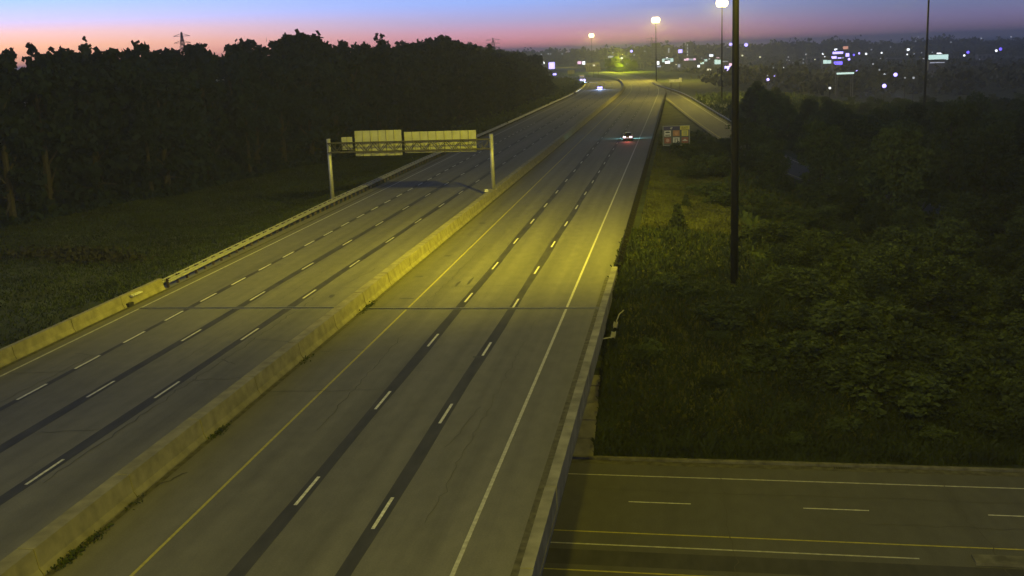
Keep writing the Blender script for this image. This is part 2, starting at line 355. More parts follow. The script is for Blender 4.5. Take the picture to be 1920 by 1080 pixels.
# guardrails: w-beam, blocks and posts
def guardrail(label, uf, side, ya, yb, wb=False, m=m_galv, path=None, post_m=m_wood, double=False, thrie=False):
    """side: where the posts stand (+1 = +x of the beam)"""
    def P(y):
        if path is not None: return path(y)
        x, yy = RP(uf(y), y, wb); return (x, yy, 0.0)
    y_mid = (ya+min(yb, ya+60))/2; t = empty('guardrail', P(y_mid)); tag(t, label, 'guardrail')
    inv = Matrix.Translation(-t.location)
    ys = list(np.arange(ya, min(yb, 300), 4.0))+list(np.arange(max(ya, 300), yb+.1, 10.0))
    prof = [(.0,.44),(.055,.50),(.055,.55),(.0,.60),(.0,.63),(.055,.68),(.055,.73),(.0,.78),(-.012,.78),(.04,.72),(.04,.69),(-.015,.63),(-.015,.60),(.04,.54),(.04,.51),(-.012,.44)]
    if thrie: prof = [(px, .86-(.78-pz)*1.72) for px, pz in prof]
    mb = MB(); mb.loft([[(P(y)[0]-side*px, P(y)[1], P(y)[2]+pz) for px, pz in prof] for y in ys])
    o = mb.build('rail_beam', m); o.parent = t; o.matrix_parent_inverse = inv
    if double:
        mb = MB(); mb.loft([[(P(y)[0]-side*px+side*.5, P(y)[1], P(y)[2]+pz) for px, pz in reversed(prof)] for y in ys]); o = mb.build('rail_beam', m); o.parent = t; o.matrix_parent_inverse = inv
    pm = MB().box(-.1, .1, -.075, .075, -.6, .74).mesh('rail_post', post_m); bm = MB().box(-.09, .09, -.07, .07, .42, .80).mesh('offset_block', post_m)
    y = ya+.5; n = 0
    while y < yb and n < 150:
        p = P(y); z = p[2]
        o = link('rail_post', pm, t); o.location = (p[0]+side*.30, p[1], z); o.matrix_parent_inverse = inv
        if y < 170:
            b = link('offset_block', bm, t); b.location = (p[0]+side*.12, p[1], z); b.matrix_parent_inverse = inv
        y += 1.9 if y < 190 else 3.8; n += 1
    return t
def sgl(y): return -4.98
def sgL(y): return float(np.interp(y, [80, 95, 127, 175, 246, 300, 900], [-40.1, -40.55, -41.3, -41.7, -41.0, -40.9, -40.9]))
guardrail('steel guardrail with shade put into its colour, along the right shoulder past the bridge end', sgl, 1, 82.6, 415, m=m_railshade, post_m=m_railshade, thrie=True)
guardrail('galvanised double guardrail along the left edge of the oncoming lanes', sgL, -1, 80.3, 640, wb=True, double=True, post_m=m_wood)
def ramp_edge(off):
    pts = []
    for i in range(len(RC)):
        a = RC[max(i-1, 0)]; b = RC[min(i+1, len(RC)-1)]; d = (b-a)[:2]; d /= np.linalg.norm(d); nrm = np.array([-d[1], d[0]])
        pts.append((RC[i][0]+nrm[0]*off, RC[i][1]+nrm[1]*off, RC[i][2]))
    return pts
RE = ramp_edge(4.3); rex = sorted([(p[1], p[0], p[2]) for p in RE])
def rpath(y): return (float(np.interp(y, [q[0] for q in rex], [q[1] for q in rex])), y, float(np.interp(y, [q[0] for q in rex], [q[2] for q in rex])))
guardrail('galvanised guardrail on the outer side of the curving entrance ramp', None, 1, 250, 540, path=rpath, post_m=m_wood)

# ramp surface
def ribbon(name, pa, pb, m, dz, parent=None):
    mb = MB()
    for p, q in zip(pa, pb): mb.v += [(p[0], p[1], p[2]+dz), (q[0], q[1], q[2]+dz)]
    mb.f = [(2*i, 2*i+1, 2*i+3, 2*i+2) for i in range(len(pa)-1)]; return mb.build(name, m, parent)
rp = ribbon('ramp_road', ramp_edge(3.9), ramp_edge(-3.9), m_street, -.05); tag(rp, kind='structure')
ribbon('edge_line', ramp_edge(3.1), ramp_edge(2.95), m_wedge, -.042, rp)
ribbon('edge_line', ramp_edge(-2.95), ramp_edge(-3.1), m_yell, -.042, rp)
strip('gore_pavement', m_road, 0, 0, 405, 560, .002, eb, f0=lambda y: -5.5, f1=lambda y: float(np.interp(y, [405, 425, 500, 560], [-5.4, -4.8, -8.0+3, -5.4])))

# ------------------------------------------------------------------ street under the bridge
st = empty('street', (20, 54, -6.5)); tag(st, kind='structure'); inv = Matrix.Translation(-st.location)
def sy(y0, x): return y0-.032*(x+6.4)
def sstrip(name, m, x0, x1, ya, yb, z, n=12):
    mb = MB()
    for i in range(n+1):
        x = x0+(x1-x0)*i/n; mb.v += [(x, sy(ya, x), z), (x, sy(yb, x), z)]
    mb.f = [(2*i, 2*i+2, 2*i+3, 2*i+1) for i in range(n)]
    o = mb.build(name, m); o.parent = st; o.matrix_parent_inverse = inv; return o
sstrip('street_surface', m_street, -60, 130, 34, 61.9, -6.5, 40)
sstrip('edge_line', m_wedge, -40, 120, 59.33, 59.45, -6.492)
sstrip('centre_line', m_yell, -40, 120, 51.72, 51.84, -6.492)
sstrip('turn_lane_line', m_wedge, -40, 11, 50.28, 50.40, -6.492)
sstrip('dark_patch', m_seal, -40, 60, 48.1, 49.7, -6.496)
sstrip('centre_line', m_yell, -40, 120, 47.45, 47.57, -6.492)
for k in range(-3, 9):
    x = -2.8+9.1*k; sstrip('lane_dash', m_white, x, x+3.3, 55.66, 55.76, -6.492, 2)
for x0, y0, x1, y1 in ((2,61.6,2.6,47),(14,60.8,14.8,46),(-5.5,57.3,22,56.4),(9,53.6,20,53.2)):
    P_ = [Vector((a_, b_, -6.4915)) for a_, b_ in wander(x0, y0, x1, y1, 22, .09)]; mb = MB()
    for i in range(len(P_)):
        d_ = (P_[min(i+1, len(P_)-1)]-P_[max(i-1, 0)]).normalized(); s_ = Vector((-d_.y, d_.x, 0))*.022*(.5+random.random()); mb.v += [tuple(P_[i]-s_), tuple(P_[i]+s_)]
    mb.f = [(2*i, 2*i+1, 2*i+3, 2*i+2) for i in range(len(P_)-1)]; o = mb.build('sealed_crack', m_crack); o.parent = st; o.matrix_parent_inverse = inv
sstrip('gutter_strip', m_dirt, -8, 75, 61.1, 61.74, -6.4945)
mb = MB()
for k in range(7): mb.box(8.6+k*.13, 8.68+k*.13, 60.95, 61.35, -6.5, -6.47)
o = mb.build('drain_grate', m_dark); o.parent = st; o.matrix_parent_inverse = inv
m_kerb = mat('grimy_kerb_concrete', (.125, .12, .10), .95, var=.4, scale=1.6, detail=8)
def kerb(name, x0, x1, y0, w, seg, label):
    t = empty(name, ((x0+x1)/2, sy(y0, (x0+x1)/2), -6.5)); tag(t, label, 'kerb'); x = x0
    while x < x1:
        xa, xb = x, min(x+seg, x1)-.02; mb = MB(); j = random.uniform(-.01, .01)
        mb.box(xa, xb, 0, w, -6.6, -6.36+j); mb.v = [(p[0], sy(y0, p[0])+p[1], p[2]) for p in mb.v]
        o = mb.build('kerb_stone', m_kerb); o.parent = t; o.matrix_parent_inverse = Matrix.Translation(-t.location); x += seg
kerb('kerb', -8, 75, 61.75, .28, 3.0, 'concrete kerb along the far side of the street below the bridge')
kerb('traffic_island', 13.4, 60, 49.9, .9, 3.0, 'low pale concrete median strip in the street below')

# bent pale pipe at the bridge end
pp = empty('drain_pipe', (-4.3, 70, -.5)); tag(pp, 'pale bent pipe railing beside the bridge parapet end', 'pipe'); pinv = Matrix.Translation(-pp.location)
mb = MB(); pts = [(-3.3,75.6,-.6),(-3.85,74.8,-.45),(-4.15,73.6,-.5),(-4.25,72.0,-.6)]
for a_, b_ in zip(pts, pts[1:]): mb.tube(a_, b_, .045)
o = mb.build('pipe', m_galv); o.parent = pp; o.matrix_parent_inverse = pinv
for y0 in (70.9, 68.3):
    mb = MB()
    for k in range(4): mb.box(-4.42, -4.14, y0+k*.34, y0+k*.34+.08, -.75, -.65)
    mb.box(-4.42, -4.38, y0, y0+1.1, -.8, -.6).box(-4.18, -4.14, y0, y0+1.1, -.8, -.6)
    o = mb.build('pipe_bracket', m_galv); o.parent = pp; o.matrix_parent_inverse = pinv
mb = MB().tube((-4.3,68.3,-.7), (-4.9,68.0,-.75), .04); o = mb.build('pipe_foot', m_galv); o.parent = pp; o.matrix_parent_inverse = pinv

# ------------------------------------------------------------------ overhead gantry seen from behind
GY = 133.2; ga = empty('sign_gantry', (-33, GY, 0)); tag(ga, 'steel overhead gantry spanning the left carriageway, sign panels seen from behind', 'sign gantry'); ginv = Matrix.Translation(-ga.location)
def gp(mb, name, m, smooth=False, parent=None):
    o = mb.build(name, m, smooth=smooth); o.parent = parent or ga
    o.matrix_parent_inverse = ginv if parent is None else Matrix.Identity(4)
    if parent is not None: pass
    return o
for x, z0, zt in ((-22.72, .9, 7.62), (-43.35, -.9, 7.55)):
    p = gp(MB().tube((x, GY, z0), (x, GY, zt), .27, .24, 14), 'post', m_galv, True)
    gp(MB().tube((x, GY, zt), (x, GY, zt+.06), .27, .27, 14), 'post_cap', m_galv, False, p)
    gp(MB().box(x-.42, x+.42, GY-.42, GY+.42, z0-.0, z0+.09), 'base_plate', m_galv, False, p)
ch = [(GY-.75, 7.12), (GY+.45, 7.05), (GY-.75, 5.95), (GY+.45, 5.9)]
for y, z in ch: gp(MB().tube((-43.3, y, z), (-22.75, y, z), .08, k=6), 'truss_chord', m_rust)
nb = 22; mbv = []
for i in range(nb):
    xa = -43.2+i*(20.4/nb); xb = xa+20.4/nb; mb = MB()
    for (y0, z0), (y1, z1) in ((ch[0], ch[2]), (ch[1], ch[3]), (ch[0], ch[1]), (ch[2], ch[3])):
        if i % 2: (y0, z0), (y1, z1) = (y1, z1), (y0, z0)
        mb.tube((xa, y0, z0), (xb, y1, z1), .045, k=4)
    mb.tube((xa, ch[0][0], ch[0][1]), (xa, ch[2][0], ch[2][1]), .025, k=4)
    gp(mb, 'truss_brace', m_rust)
PY = GY+.85
for x0, x1, z0, z1, npk in ((-41.95,-40.5,6.12,7.72,2),(-40.2,-34.15,5.30,8.45,6),(-33.85,-24.72,5.55,8.16,9)):
    fr = gp(MB().box(x0+.03, x1-.03, PY+.05, PY+.07, z0+.03, z1-.03), 'sign_panel', m_dark)
    w = (x1-x0)/npk
    for k in range(npk):
        mb = MB().box(x0+k*w+.03, x0+(k+1)*w-.03, PY-.01+random.uniform(-.012,.012), PY+.05, z0, z1); gp(mb, 'panel_plank', m_alu, False, fr)
        xr = x0+k*w+w*.5
    for k in range(1 if npk < 3 else 0, npk):
        xr = x0+k*w+.06
        gp(MB().box(xr, xr+.09, PY-.15, PY-.012, z0+.02, z1-.02), 'mounting_rail', m_alu, False, fr)
# junction light box and a small bright cap at the barrier by the post
o = gp(MB().box(-23.25, -22.85, GY-3.2, GY-2.8, 1.02, 1.3), 'cable_box', m_white)

# ------------------------------------------------------------------ blue service sign on two legs
SYY = 182; ss = empty('service_sign', (-.5, SYY, 0)); tag(ss, 'roadside service sign with six coloured logo squares and yellow exit tab', 'road sign'); sinv = Matrix.Translation(-ss.location)
def sp(mb, name, m, parent=None):
    o = mb.build(name, m); o.parent = parent or ss; o.matrix_parent_inverse = sinv if parent is None else Matrix.Identity(4); return o
def flat(name, col, e=0): return mat(name, col, .5, var=.08, scale=3)
m_bl = flat('sign_blue', (.05,.045,.13)); m_gr = mat('sign_frame_blue', (.10,.11,.10), .6); m_or = flat('logo_orange', (.42,.20,.09)); m_ye = flat('logo_yellow', (.62,.56,.10)); m_re = flat('logo_red', (.27,.09,.07)); m_wh = flat('logo_white', (.62,.62,.55)); m_bk = flat('logo_black', (.02,.02,.02)); m_fr = mat('sign_border', (.5,.5,.45), .6)
X0, X1, Z0, Z1 = -2.62, 1.6, 1.55, 4.63
for x in (-1.55, .6): sp(MB().box(x-.08, x+.08, SYY+.08, SYY+.24, -1.2, 4.3), 'leg', m_wood)
bd = sp(MB().box(X0, X1, SYY, SYY+.06, Z0, Z1), 'sign_board', m_gr)
mb = MB()
for q in ((X0-.05, X1+.05, Z0-.05, Z0), (X0-.05, X1+.05, Z1, Z1+.05), (X0-.05, X0, Z0, Z1), (X1, X1+.05, Z0, Z1)): mb.box(q[0], q[1], SYY-.03, SYY+.06, q[2], q[3])
sp(mb, 'sign_border', m_fr, bd)
sp(MB().box(X0+.05, X1-1.52, SYY-.02, SYY-.004, Z1-.62, Z1-.05), 'header_panel', m_bl, bd)
mb = MB()                                                        # white pictogram in the header
mb.box(X0+1.22, X0+1.34, SYY-.04, SYY-.025, Z1-.5, Z1-.2).box(X0+1.12, X0+1.5, SYY-.04, SYY-.025, Z1-.34, Z1-.26); mb.box(X0+1.42, X0+1.5, SYY-.04, SYY-.025, Z1-.26, Z1-.14)
sp(mb, 'header_pictogram', m_wh, bd)
sp(MB().box(X1-1.5, X1, SYY-.05, SYY-.004, Z1-.6, Z1+.02), 'exit_tab', m_ye, bd)
cvt = bpy.data.curves.new('exit_lettering', 'FONT'); cvt.body = 'EXIT'; cvt.size = .5; cvt.extrude = .004; cvt.align_x = 'CENTER'
to_ = bpy.data.objects.new('exit_lettering', cvt); cvt.materials.append(m_bk); to = bpy.data.objects.new('exit_lettering', bpy.data.meshes.new_from_object(to_)); C.objects.link(to); to.rotation_euler = (R(90), 0, 0); to.location = (X1-.75, SYY-.056, Z1-.47); to.parent = bd
bd_inv = Matrix.Translation((0, 0, 0))
cw = 1.1
for r_, c_, mm in ((0,0,m_wh),(0,1,m_or),(0,2,m_ye),(1,0,m_re),(1,1,m_wh),(1,2,m_re)):
    cx = X0+.72+c_*1.39; cz = Z1-1.16-r_*1.13; w2 = .53
    lp = sp(MB().box(cx-w2, cx+w2, SYY-.03, SYY-.004, cz-.46, cz+.46), 'logo_panel', mm, bd)
    mb = MB(); y0, y1 = SYY-.045, SYY-.032
    if (r_, c_) == (0, 0): mb.box(cx-.36, cx+.36, y0, y1, cz+.08, cz+.24).box(cx-.22, cx+.22, y0, y1, cz+.24, cz+.3).box(cx-.38, cx+.38, y0, y1, cz-.34, cz-.2); g = m_bk
    elif (r_, c_) == (0, 1): mb.tube((cx, y1, cz), (cx, y0, cz), .3, k=12); g = flat('logo_pale_orange', (.55,.3,.16))
    elif (r_, c_) == (0, 2):
        for k in range(3): mb.box(cx-.2+k*.2, cx-.1+k*.2, y0, y1, cz-.35, cz+.35)
        g = flat('logo_grey', (.3,.32,.2))
    elif (r_, c_) == (1, 0): mb.tube((cx, y1, cz), (cx, y0, cz), .3, k=10); g = flat('logo_pink', (.5,.28,.25))
    elif (r_, c_) == (1, 1):
        for k in (-1, 1): mb.box(cx+k*.2-.09, cx+k*.2+.09, y0, y1, cz-.3, cz+.3)
        mb.box(cx-.11, cx+.11, y0, y1, cz+.16, cz+.3); g = flat('logo_grey_arch', (.22,.23,.2))
    else: mb.box(cx-.38, cx+.38, y0, y1, cz-.14, cz-.02).box(cx-.2, cx+.2, y0, y1, cz+.04, cz+.16); g = m_wh
    # emblem is a piece of the logo panel's print
    o = mb.build('logo_emblem', g); o.parent = bd; 
# far signs
def board(label, x, y, w, z0, z1, m, legs=2, face=True, lattice=False):
    b = gz1(x, y); t = empty('road_sign', (x, y, b)); tag(t, label, 'road sign'); iv = Matrix.Translation(-t.location)
    o = MB().box(x-w/2, x+w/2, y, y+.08, z0, z1).build('sign_board', m); o.parent = t; o.matrix_parent_inverse = iv
    mb = MB()
    if lattice:
        k = max(4, int(w/1.1))
        for i in range(k+1): mb.box(x-w/2+i*w/k-.05, x-w/2+i*w/k+.05, y-.12, y-.004, z0, z1)
        for z in (z0+.4, (z0+z1)/2, z1-.4): mb.box(x-w/2, x+w/2, y-.2, y-.125, z-.06, z+.06)
        q = mb.build('support_frame', m_rust); q.parent = t; q.matrix_parent_inverse = iv
    for i in range(legs):
        lx = x-w*.35+i*w*.7/max(1, legs-1) if legs > 1 else x
        q = MB().tube((lx, y+.2, b-.3), (lx, y+.2, z1-.2), .1, k=6).build('leg', m_wood); q.parent = t; q.matrix_parent_inverse = iv
    return t
m_signw = mat('pale_sign_face', (.55, .55, .5), .6, var=.15, scale=1)
t = board('pale wide direction sign on two legs beside the entrance ramp', -1.4, 420, 4.6, 4.2, 5.2, m_signw)
o = MB().box(.0, .9, 419.9, 419.98, 5.2, 5.75).build('exit_tab', m_signw); o.parent = t; o.matrix_parent_inverse = Matrix.Translation(-t.location)
board('back of a large framed sign standing beyond the far curve', -52.3, 690, 9.2, 3.9, 6.9, m_alu, 3, lattice=True)
board('small pale framed sign above the oncoming lorry on the left verge', -65, 680, 4.2, 3.0, 5.4, m_alu, 2, lattice=True)

# ------------------------------------------------------------------ high-mast lights
m_lens = mat('sodium_lens', (.8,.7,.4), .4, emis=(1.0,.78,.30), es=9)
m_lens2 = mat('white_lens', (.8,.8,.9), .4, emis=(.62,.60,1.0), es=25)
def mast(label, x, y, ztop, on=True, rb=.30, rtop=.13, power=90000, lum=.42, ring=1.25, cone=None):
    b = gz1(x, y); t = empty('high_mast_light', (x, y, b)); tag(t, label, 'light mast', 'high-mast lights beside the highway'); iv = Matrix.Translation(-t.location)
    def q(mb, name, m, s=False):
        o = mb.build(name, m, smooth=s); o.parent = t; o.matrix_parent_inverse = iv; return o
    q(MB().tube((x, y, b-.3), (x, y, ztop+1.2), rb, rtop, 16), 'pole', m_pole, True)
    q(MB().tube((x, y, b), (x, y, b+.35), rb+.12, rb+.1, 12), 'base', m_pole)
    mb = MB(); K = 8
    for k in range(24):
        a0 = 2*math.pi*k/24; a1 = 2*math.pi*(k+1)/24; mb.tube((x+ring*math.cos(a0), y+ring*math.sin(a0), ztop+.5), (x+ring*math.cos(a1), y+ring*math.sin(a1), ztop+.5), .05, k=5)
    for k in range(4): a0 = math.pi*k/2; mb.tube((x, y, ztop+.5), (x+ring*math.cos(a0), y+ring*math.sin(a0), ztop+.5), .04, k=5)
    q(mb, 'lamp_ring', m_galv)
    for k in range(K):
        a0 = 2*math.pi*(k+.5)/K; cx, cy = x+ring*math.cos(a0), y+ring*math.sin(a0)
        h = q(MB().tube((cx, cy, ztop+.1), (cx, cy, ztop+.55), lum*.9, lum*.35, 12), 'luminaire', m_galv)
        if on:
            o = MB().ball((cx, cy, ztop+.02), lum, 12, 8, (1, 1, 1.25)).build('lens', m_lens, smooth=True); o.parent = h; o.visible_shadow = True
    return t
mast('nearest tall dark high-mast pole rising through the shrubs right of the bridge', 4.0, 82, 32.7, rb=.30, rtop=.19)
mast('lit high-mast lamp just left of the near dark pole, largest glow', 13.8, 372, 30.3, lum=1.05, ring=.95)  # oversized lens balls on the far masts stand in for lamp glare
mast('lit high-mast lamp second farthest, above the ramp merge', -11.7, 583, 30.6, lum=1.2, ring=1.05)
mast('farthest lit high-mast lamp above the far curve', -92.1, 1200, 31.4, lum=1.6, ring=1.3)
mast('thin dark mast standing among the trees at right', 60.5, 290, 31.0, rb=.36, rtop=.2)
# the light they throw: asymmetric road optics, so each one is a broad spot plus a weak all-round glow
lamp('SPOT', (1.6, 84, 31.6), 138000, SODIUM, (-40, 112, 0), 132, 1.0, .7)
lamp('SPOT', (4.2, 80, 31.2), 14000, SODIUM, (0, 108, -1), 110, 1.0, .7)
lamp('POINT', (4.6, 80.5, 31.4), 17000, SODIUM, radius=1.2)
# added fill: unseen sodium spot behind the camera, brightening the bridge and slope
lamp('SPOT', (-2.0, -12, 34.0), 92000, SODIUM, (-17, 72, 0), 118, 1.0, .9)
lamp('POINT', (13.8, 375.2, 29.4), 95000, (1, .8, .06), radius=.6)
lamp('POINT', (-11.7, 586.4, 29.6), 160000, (1, .8, .06), radius=.6)
lamp('POINT', (-92.1, 1204, 30.4), 260000, (1, .8, .06), radius=1.0)
lamp('SPOT', (57.5, 293, 29.8), 20000, SODIUM, (40, 290, -6), 130, 1.0, .8)

# added sodium street lamp, put in to light a tree clump at the curve
def street_lamp(label, x, y, h, color_m, arm=1.6, head=.5, rz=0, group='distant street lamps', base=None):
    b = gz1(x, y) if base is None else base; t = empty('street_lamp', (x, y, b), rz); tag(t, label, 'street lamp', group)
    MB().tube((0,0,-.3), (0,0,h), .11, .07, 6).build('pole', m_pole, t)
    MB().tube((0,0,h), (0,-arm,h+.25), .05, .05, 5).build('arm', m_pole, t)
    hd = MB().box(-.18, .18, -arm-.55, -arm, h+.16, h+.36).build('lamp_head', m_galv, t)
    MB().ball((0, -arm-.28, h+.1), head, 8, 6, (1,1,.8)).build('lens', color_m, hd, True)
    return t

# ------------------------------------------------------------------ trees
def crown_points(n, lobes, leaf, flat_=.75):
    """leaf quads gathered into clumps on the skin of overlapping lobes, gaps between clumps"""
    P = []; 
    vol = np.array([l[3]**2 for l in lobes]); vol = vol/vol.sum()
    for (cx, cy, cz, r), w in zip(lobes, vol):
        k = max(8, int(n*w)); nc = max(5, int(k/22)); dc = rdir(nc); cc = np.array([cx, cy, cz])+dc*r*rng.uniform(.55, 1.05, (nc, 1))*np.array([1, 1, .8])
        idx = rng.integers(0, nc, k); P.append(cc[idx]+rng.normal(size=(k, 3))*r*.17)
    return np.vstack(P)
def leaf_mesh(name, P, leaf, m):
    n = len(P); a = rdir(n); b = np.cross(a, rdir(n)); b /= np.linalg.norm(b, axis=1)[:, None]+1e-9; s = leaf*rng.uniform(.5, 1.25, (n, 1))
    return quads_mesh(name, P, a*s, b*s*.62, m)
def tree_proto(kind, H, r, n, leaf, m, low=.25):
    """unit built at height H; returns (trunk mesh, crown mesh)"""
    tb = MB(); lobes = []
    if kind == 'broad':
        hz = H*low; tb.tube((0,0,-.6), (0,0,H*.45), .028*H, .018*H, 7); top = Vector((random.uniform(-.4,.4), random.uniform(-.4,.4), H*.8)); tb.tube((0,0,H*.45), top, .018*H, .006*H, 6)
        nl = 13
        for k in range(nl):
            a = k*2.4+random.random(); zf = hz+(H*.95-hz)*((k+.5)/nl); rr = r*(1-abs((zf-hz)/(H-hz)-.42)**1.6)*random.uniform(.55, .95)
            c = Vector((math.cos(a)*rr*.75, math.sin(a)*rr*.75, zf-.03*H)); lobes.append((c.x, c.y, c.z, r*random.uniform(.3, .48)))
            tb.tube((0, 0, max(H*.15, c.z-.18*H)), c, .009*H, .003*H, 5)
        lobes.append((0, 0, H*.86, r*.42)); lobes.append((0, 0, H*.55, r*.6))
        P = crown_points(n, lobes, leaf); 
        P[:, 2] = np.clip(P[:, 2], .1, None)
    elif kind == 'shrub':
        for k in range(9):
            a = k*2.4; rr = r*random.uniform(.2, .8); c = (math.cos(a)*rr, math.sin(a)*rr, H*random.uniform(.3, .75)); lobes.append((*c, r*random.uniform(.3, .5))); tb.tube((0,0,-.3), c, .03, .012, 4)
        P = crown_points(n, lobes, leaf); P[:, 2] = np.abs(P[:, 2])
    elif kind == 'conifer':
        tb.tube((0,0,-.5), (0,0,H*.97), .022*H, .003*H, 7); P = []
        for k in range(16):
            zf = .1+.88*k/16; rr = r*(1-zf)*1.05+.1
            for j in range(7):
                a = j*.9+k*.55+random.random()*.3; c = (math.cos(a)*rr, math.sin(a)*rr, H*zf-.05*H*(1-zf)); tb.tube((0,0,H*zf), c, .02, .008, 3)
                t_ = rng.random((max(3, n//112), 1)); P.append(np.array([0,0,H*zf])*(1-t_)+np.array(c)*t_+rng.normal(size=(len(t_), 3))*.09*r)
        P.append(np.array([[0,0,H]])+rng.normal(size=(6, 3))*np.array([.02, .02, .06])*r)
        P = np.vstack(P)
    elif kind == 'poplar':
        tb.tube((0,0,-.6), (0,0,H*.9), .02*H, .005*H, 6)
        for k in range(14):
            zf = H*(low+(1-low)*k/14); rr = r*.5*(1-((k/14)-.4)**2*1.6); lobes.append((random.gauss(0,.3), random.gauss(0,.3), zf, max(.4, rr))); tb.tube((0,0,zf-.1*H), (lobes[-1][0], lobes[-1][1], zf), .03, .01, 4)
        P = crown_points(n, lobes, leaf)
    return tb.mesh('trunk', m_bark), leaf_mesh('crown', P, leaf, m)
def plant(name, protos, x, y, h, H, label, cat, group, widen=1.0, z=None):
    tm, cm = random.choice(protos) if isinstance(protos, list) else protos
    b = gz1(x, y) if z is None else z; t = empty(name, (x, y, b), random.random()*6.283); s = h/H; t.scale = (s*widen, s*widen, s); tag(t, label, cat, group)
    link('trunk' if cat == 'tree' else 'stem', tm, t); link('crown' if cat == 'tree' else 'foliage', cm, t); return t
def pix(x, y, z):
    d = Vector((x, y, z-CAM_H)); q = d.dot(fw); return 960+F_PX*d.dot(rt2)/q, 540-F_PX*d.dot(up2)/q
def z_at(x, y, py):           # height above the road at which a point over (x, y) meets sight-line row py
    lo, hi = -20.0, 60.0
    for _ in range(30):
        m_ = (lo+hi)/2
        if pix(x, y, m_)[1] > py: lo = m_
        else: hi = m_
    return lo
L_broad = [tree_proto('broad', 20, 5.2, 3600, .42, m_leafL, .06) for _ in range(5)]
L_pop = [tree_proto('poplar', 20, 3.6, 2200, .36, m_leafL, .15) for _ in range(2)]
L_con = tree_proto('conifer', 20, 3.6, 6500, .26, m_leafC)
R_broad = [tree_proto('broad', 9, 3.3, 6000, .145, m_leafR, .05) for _ in range(5)]
R_shrub = [tree_proto('shrub', 2.4, 1.9, 2600, .095, m_leafR) for _ in range(5)]
S_con = tree_proto('conifer', 3, 1.0, 2600, .10, m_leafC)

# woodland left of the highway
EDGE = [(-108,80),(-95,98),(-86,118),(-78,150),(-72,192),(-62,220),(-54,290),(-52,340),(-51,420),(-54,495),(-62,560),(-80,640),(-104,720),(-135,800)]
SKY_X = [-300,0,60,110,165,215,285,310,335,400,450,500,530,560,600,620,700,770,830,870,930,1000,1015,1040,1075]
SKY_Y = [80,82,84,82,88,88,96,90,80,72,78,78,66,60,64,74,72,74,64,76,90,99,118,142,166]
cnt = 0; pl = []
for row, (off, sp_) in enumerate(((0, 6.4), (7, 7.5), (15, 8.5), (24, 10))):
    for (xa, ya), (xb, yb) in zip(EDGE, EDGE[1:]):
        Ls = math.hypot(xb-xa, yb-ya); nn = max(1, int(Ls/(sp_*(1 if ya < 300 else 1.35)))); nx_, ny_ = -(yb-ya)/Ls, (xb-xa)/Ls
        for k in range(nn):
            t_ = (k+random.random()*.7)/nn; x = xa+(xb-xa)*t_+nx_*(off+random.uniform(-1.5, 2.5)); y = ya+(yb-ya)*t_+ny_*off+random.uniform(-2, 2); pl.append((row, x, y))
random.shuffle(pl); pl.sort(key=lambda q: q[0])
LAB_EDGE = 'dark leafy tree in the unlit woodland left of the highway'
for row, x, y in pl:
    if cnt >= 290: break
    px, _ = pix(x, y, 15)
    if px < -140: continue
    top = z_at(x, y, float(np.interp(px, SKY_X, SKY_Y))+random.uniform(0, 7)+(random.uniform(8, 34) if row == 0 else 4 if row == 1 else 0))
    h = min(top+1.8, 30)
    if px < 985: h = max(9, h)
    if h < 2.5: continue
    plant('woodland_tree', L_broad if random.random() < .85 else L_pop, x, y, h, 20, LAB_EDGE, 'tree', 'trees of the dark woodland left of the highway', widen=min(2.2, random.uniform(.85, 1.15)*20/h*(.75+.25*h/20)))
    cnt += 1
# skyline individuals
def skytree(px_, py_, D, proto, H, label, name='tree', widen=1.0):
    x = -D*math.tan(YAW+math.atan((960-px_)/F_PX)); y = D
    for _ in range(6): x += (px_-pix(x, y, 15)[0])*D/F_PX
    z = z_at(x, y, py_); b = gz1(x, y); plant(name, proto, x, y, z-b, H, label, 'tree', None, widen)
skytree(167, 74, 175, L_con, 20, 'pointed conifer poking above the woodland skyline at far left', 'conifer_tree', .9)
skytree(72, 75, 170, L_pop[0], 20, 'narrow feathery treetop on the far left skyline', 'tree', .8)
skytree(245, 80, 175, L_broad[1], 20, 'rounded treetop between the pointed conifer and the distant pylon', 'tree', .9)
skytree(362, 71, 200, L_broad[2], 20, 'tree crown right beside the distant lattice pylon on the left', 'tree')
skytree(540, 58, 210, L_broad[3], 20, 'open crowned tree rising highest above the left woodland', 'tree', 1.1)
skytree(575, 55, 214, L_broad[0], 20, 'broad dark crown just right of the highest open crown', 'tree', 1.2)
skytree(716, 61, 250, L_pop[1], 20, 'thin feathery treetop over the middle of the woodland', 'tree')
skytree(818, 60, 300, L_broad[4], 20, 'tall crown above the right part of the woodland', 'tree', .9)
skytree(840, 61, 305, L_broad[2], 20, 'tall crown with a sky gap near the end of the woodland', 'tree', .9)
skytree(915, 80, 340, L_pop[0], 20, 'last raised treetop before the woodland drops to the road', 'tree')
# undergrowth mass along the woodland edge and within it
P = []
for (xa, ya), (xb, yb) in zip(EDGE, EDGE[1:]):
    Ls = math.hypot(xb-xa, yb-ya); n = int(Ls*75); t_ = rng.random(n); o_ = rng.uniform(-2.5, 16, n); nx_, ny_ = -(yb-ya)/Ls, (xb-xa)/Ls
    x = xa+(xb-xa)*t_+nx_*o_; y = ya+(yb-ya)*t_+ny_*o_; hh = np.clip(2.2+o_*.75, .8, 9)*(0.75+.35*np.sin(x*.7+y*.45))*np.where(y > 430, .3, 1.0); P.append(np.stack([x, y, gz(x, y)+rng.random(n)**.8*hh], 1))
P = np.vstack(P); tag(link('undergrowth', leaf_mesh('undergrowth', P, .5, m_leafL)), 'dark tangled undergrowth at the foot of the left woodland', 'undergrowth', kind='stuff')
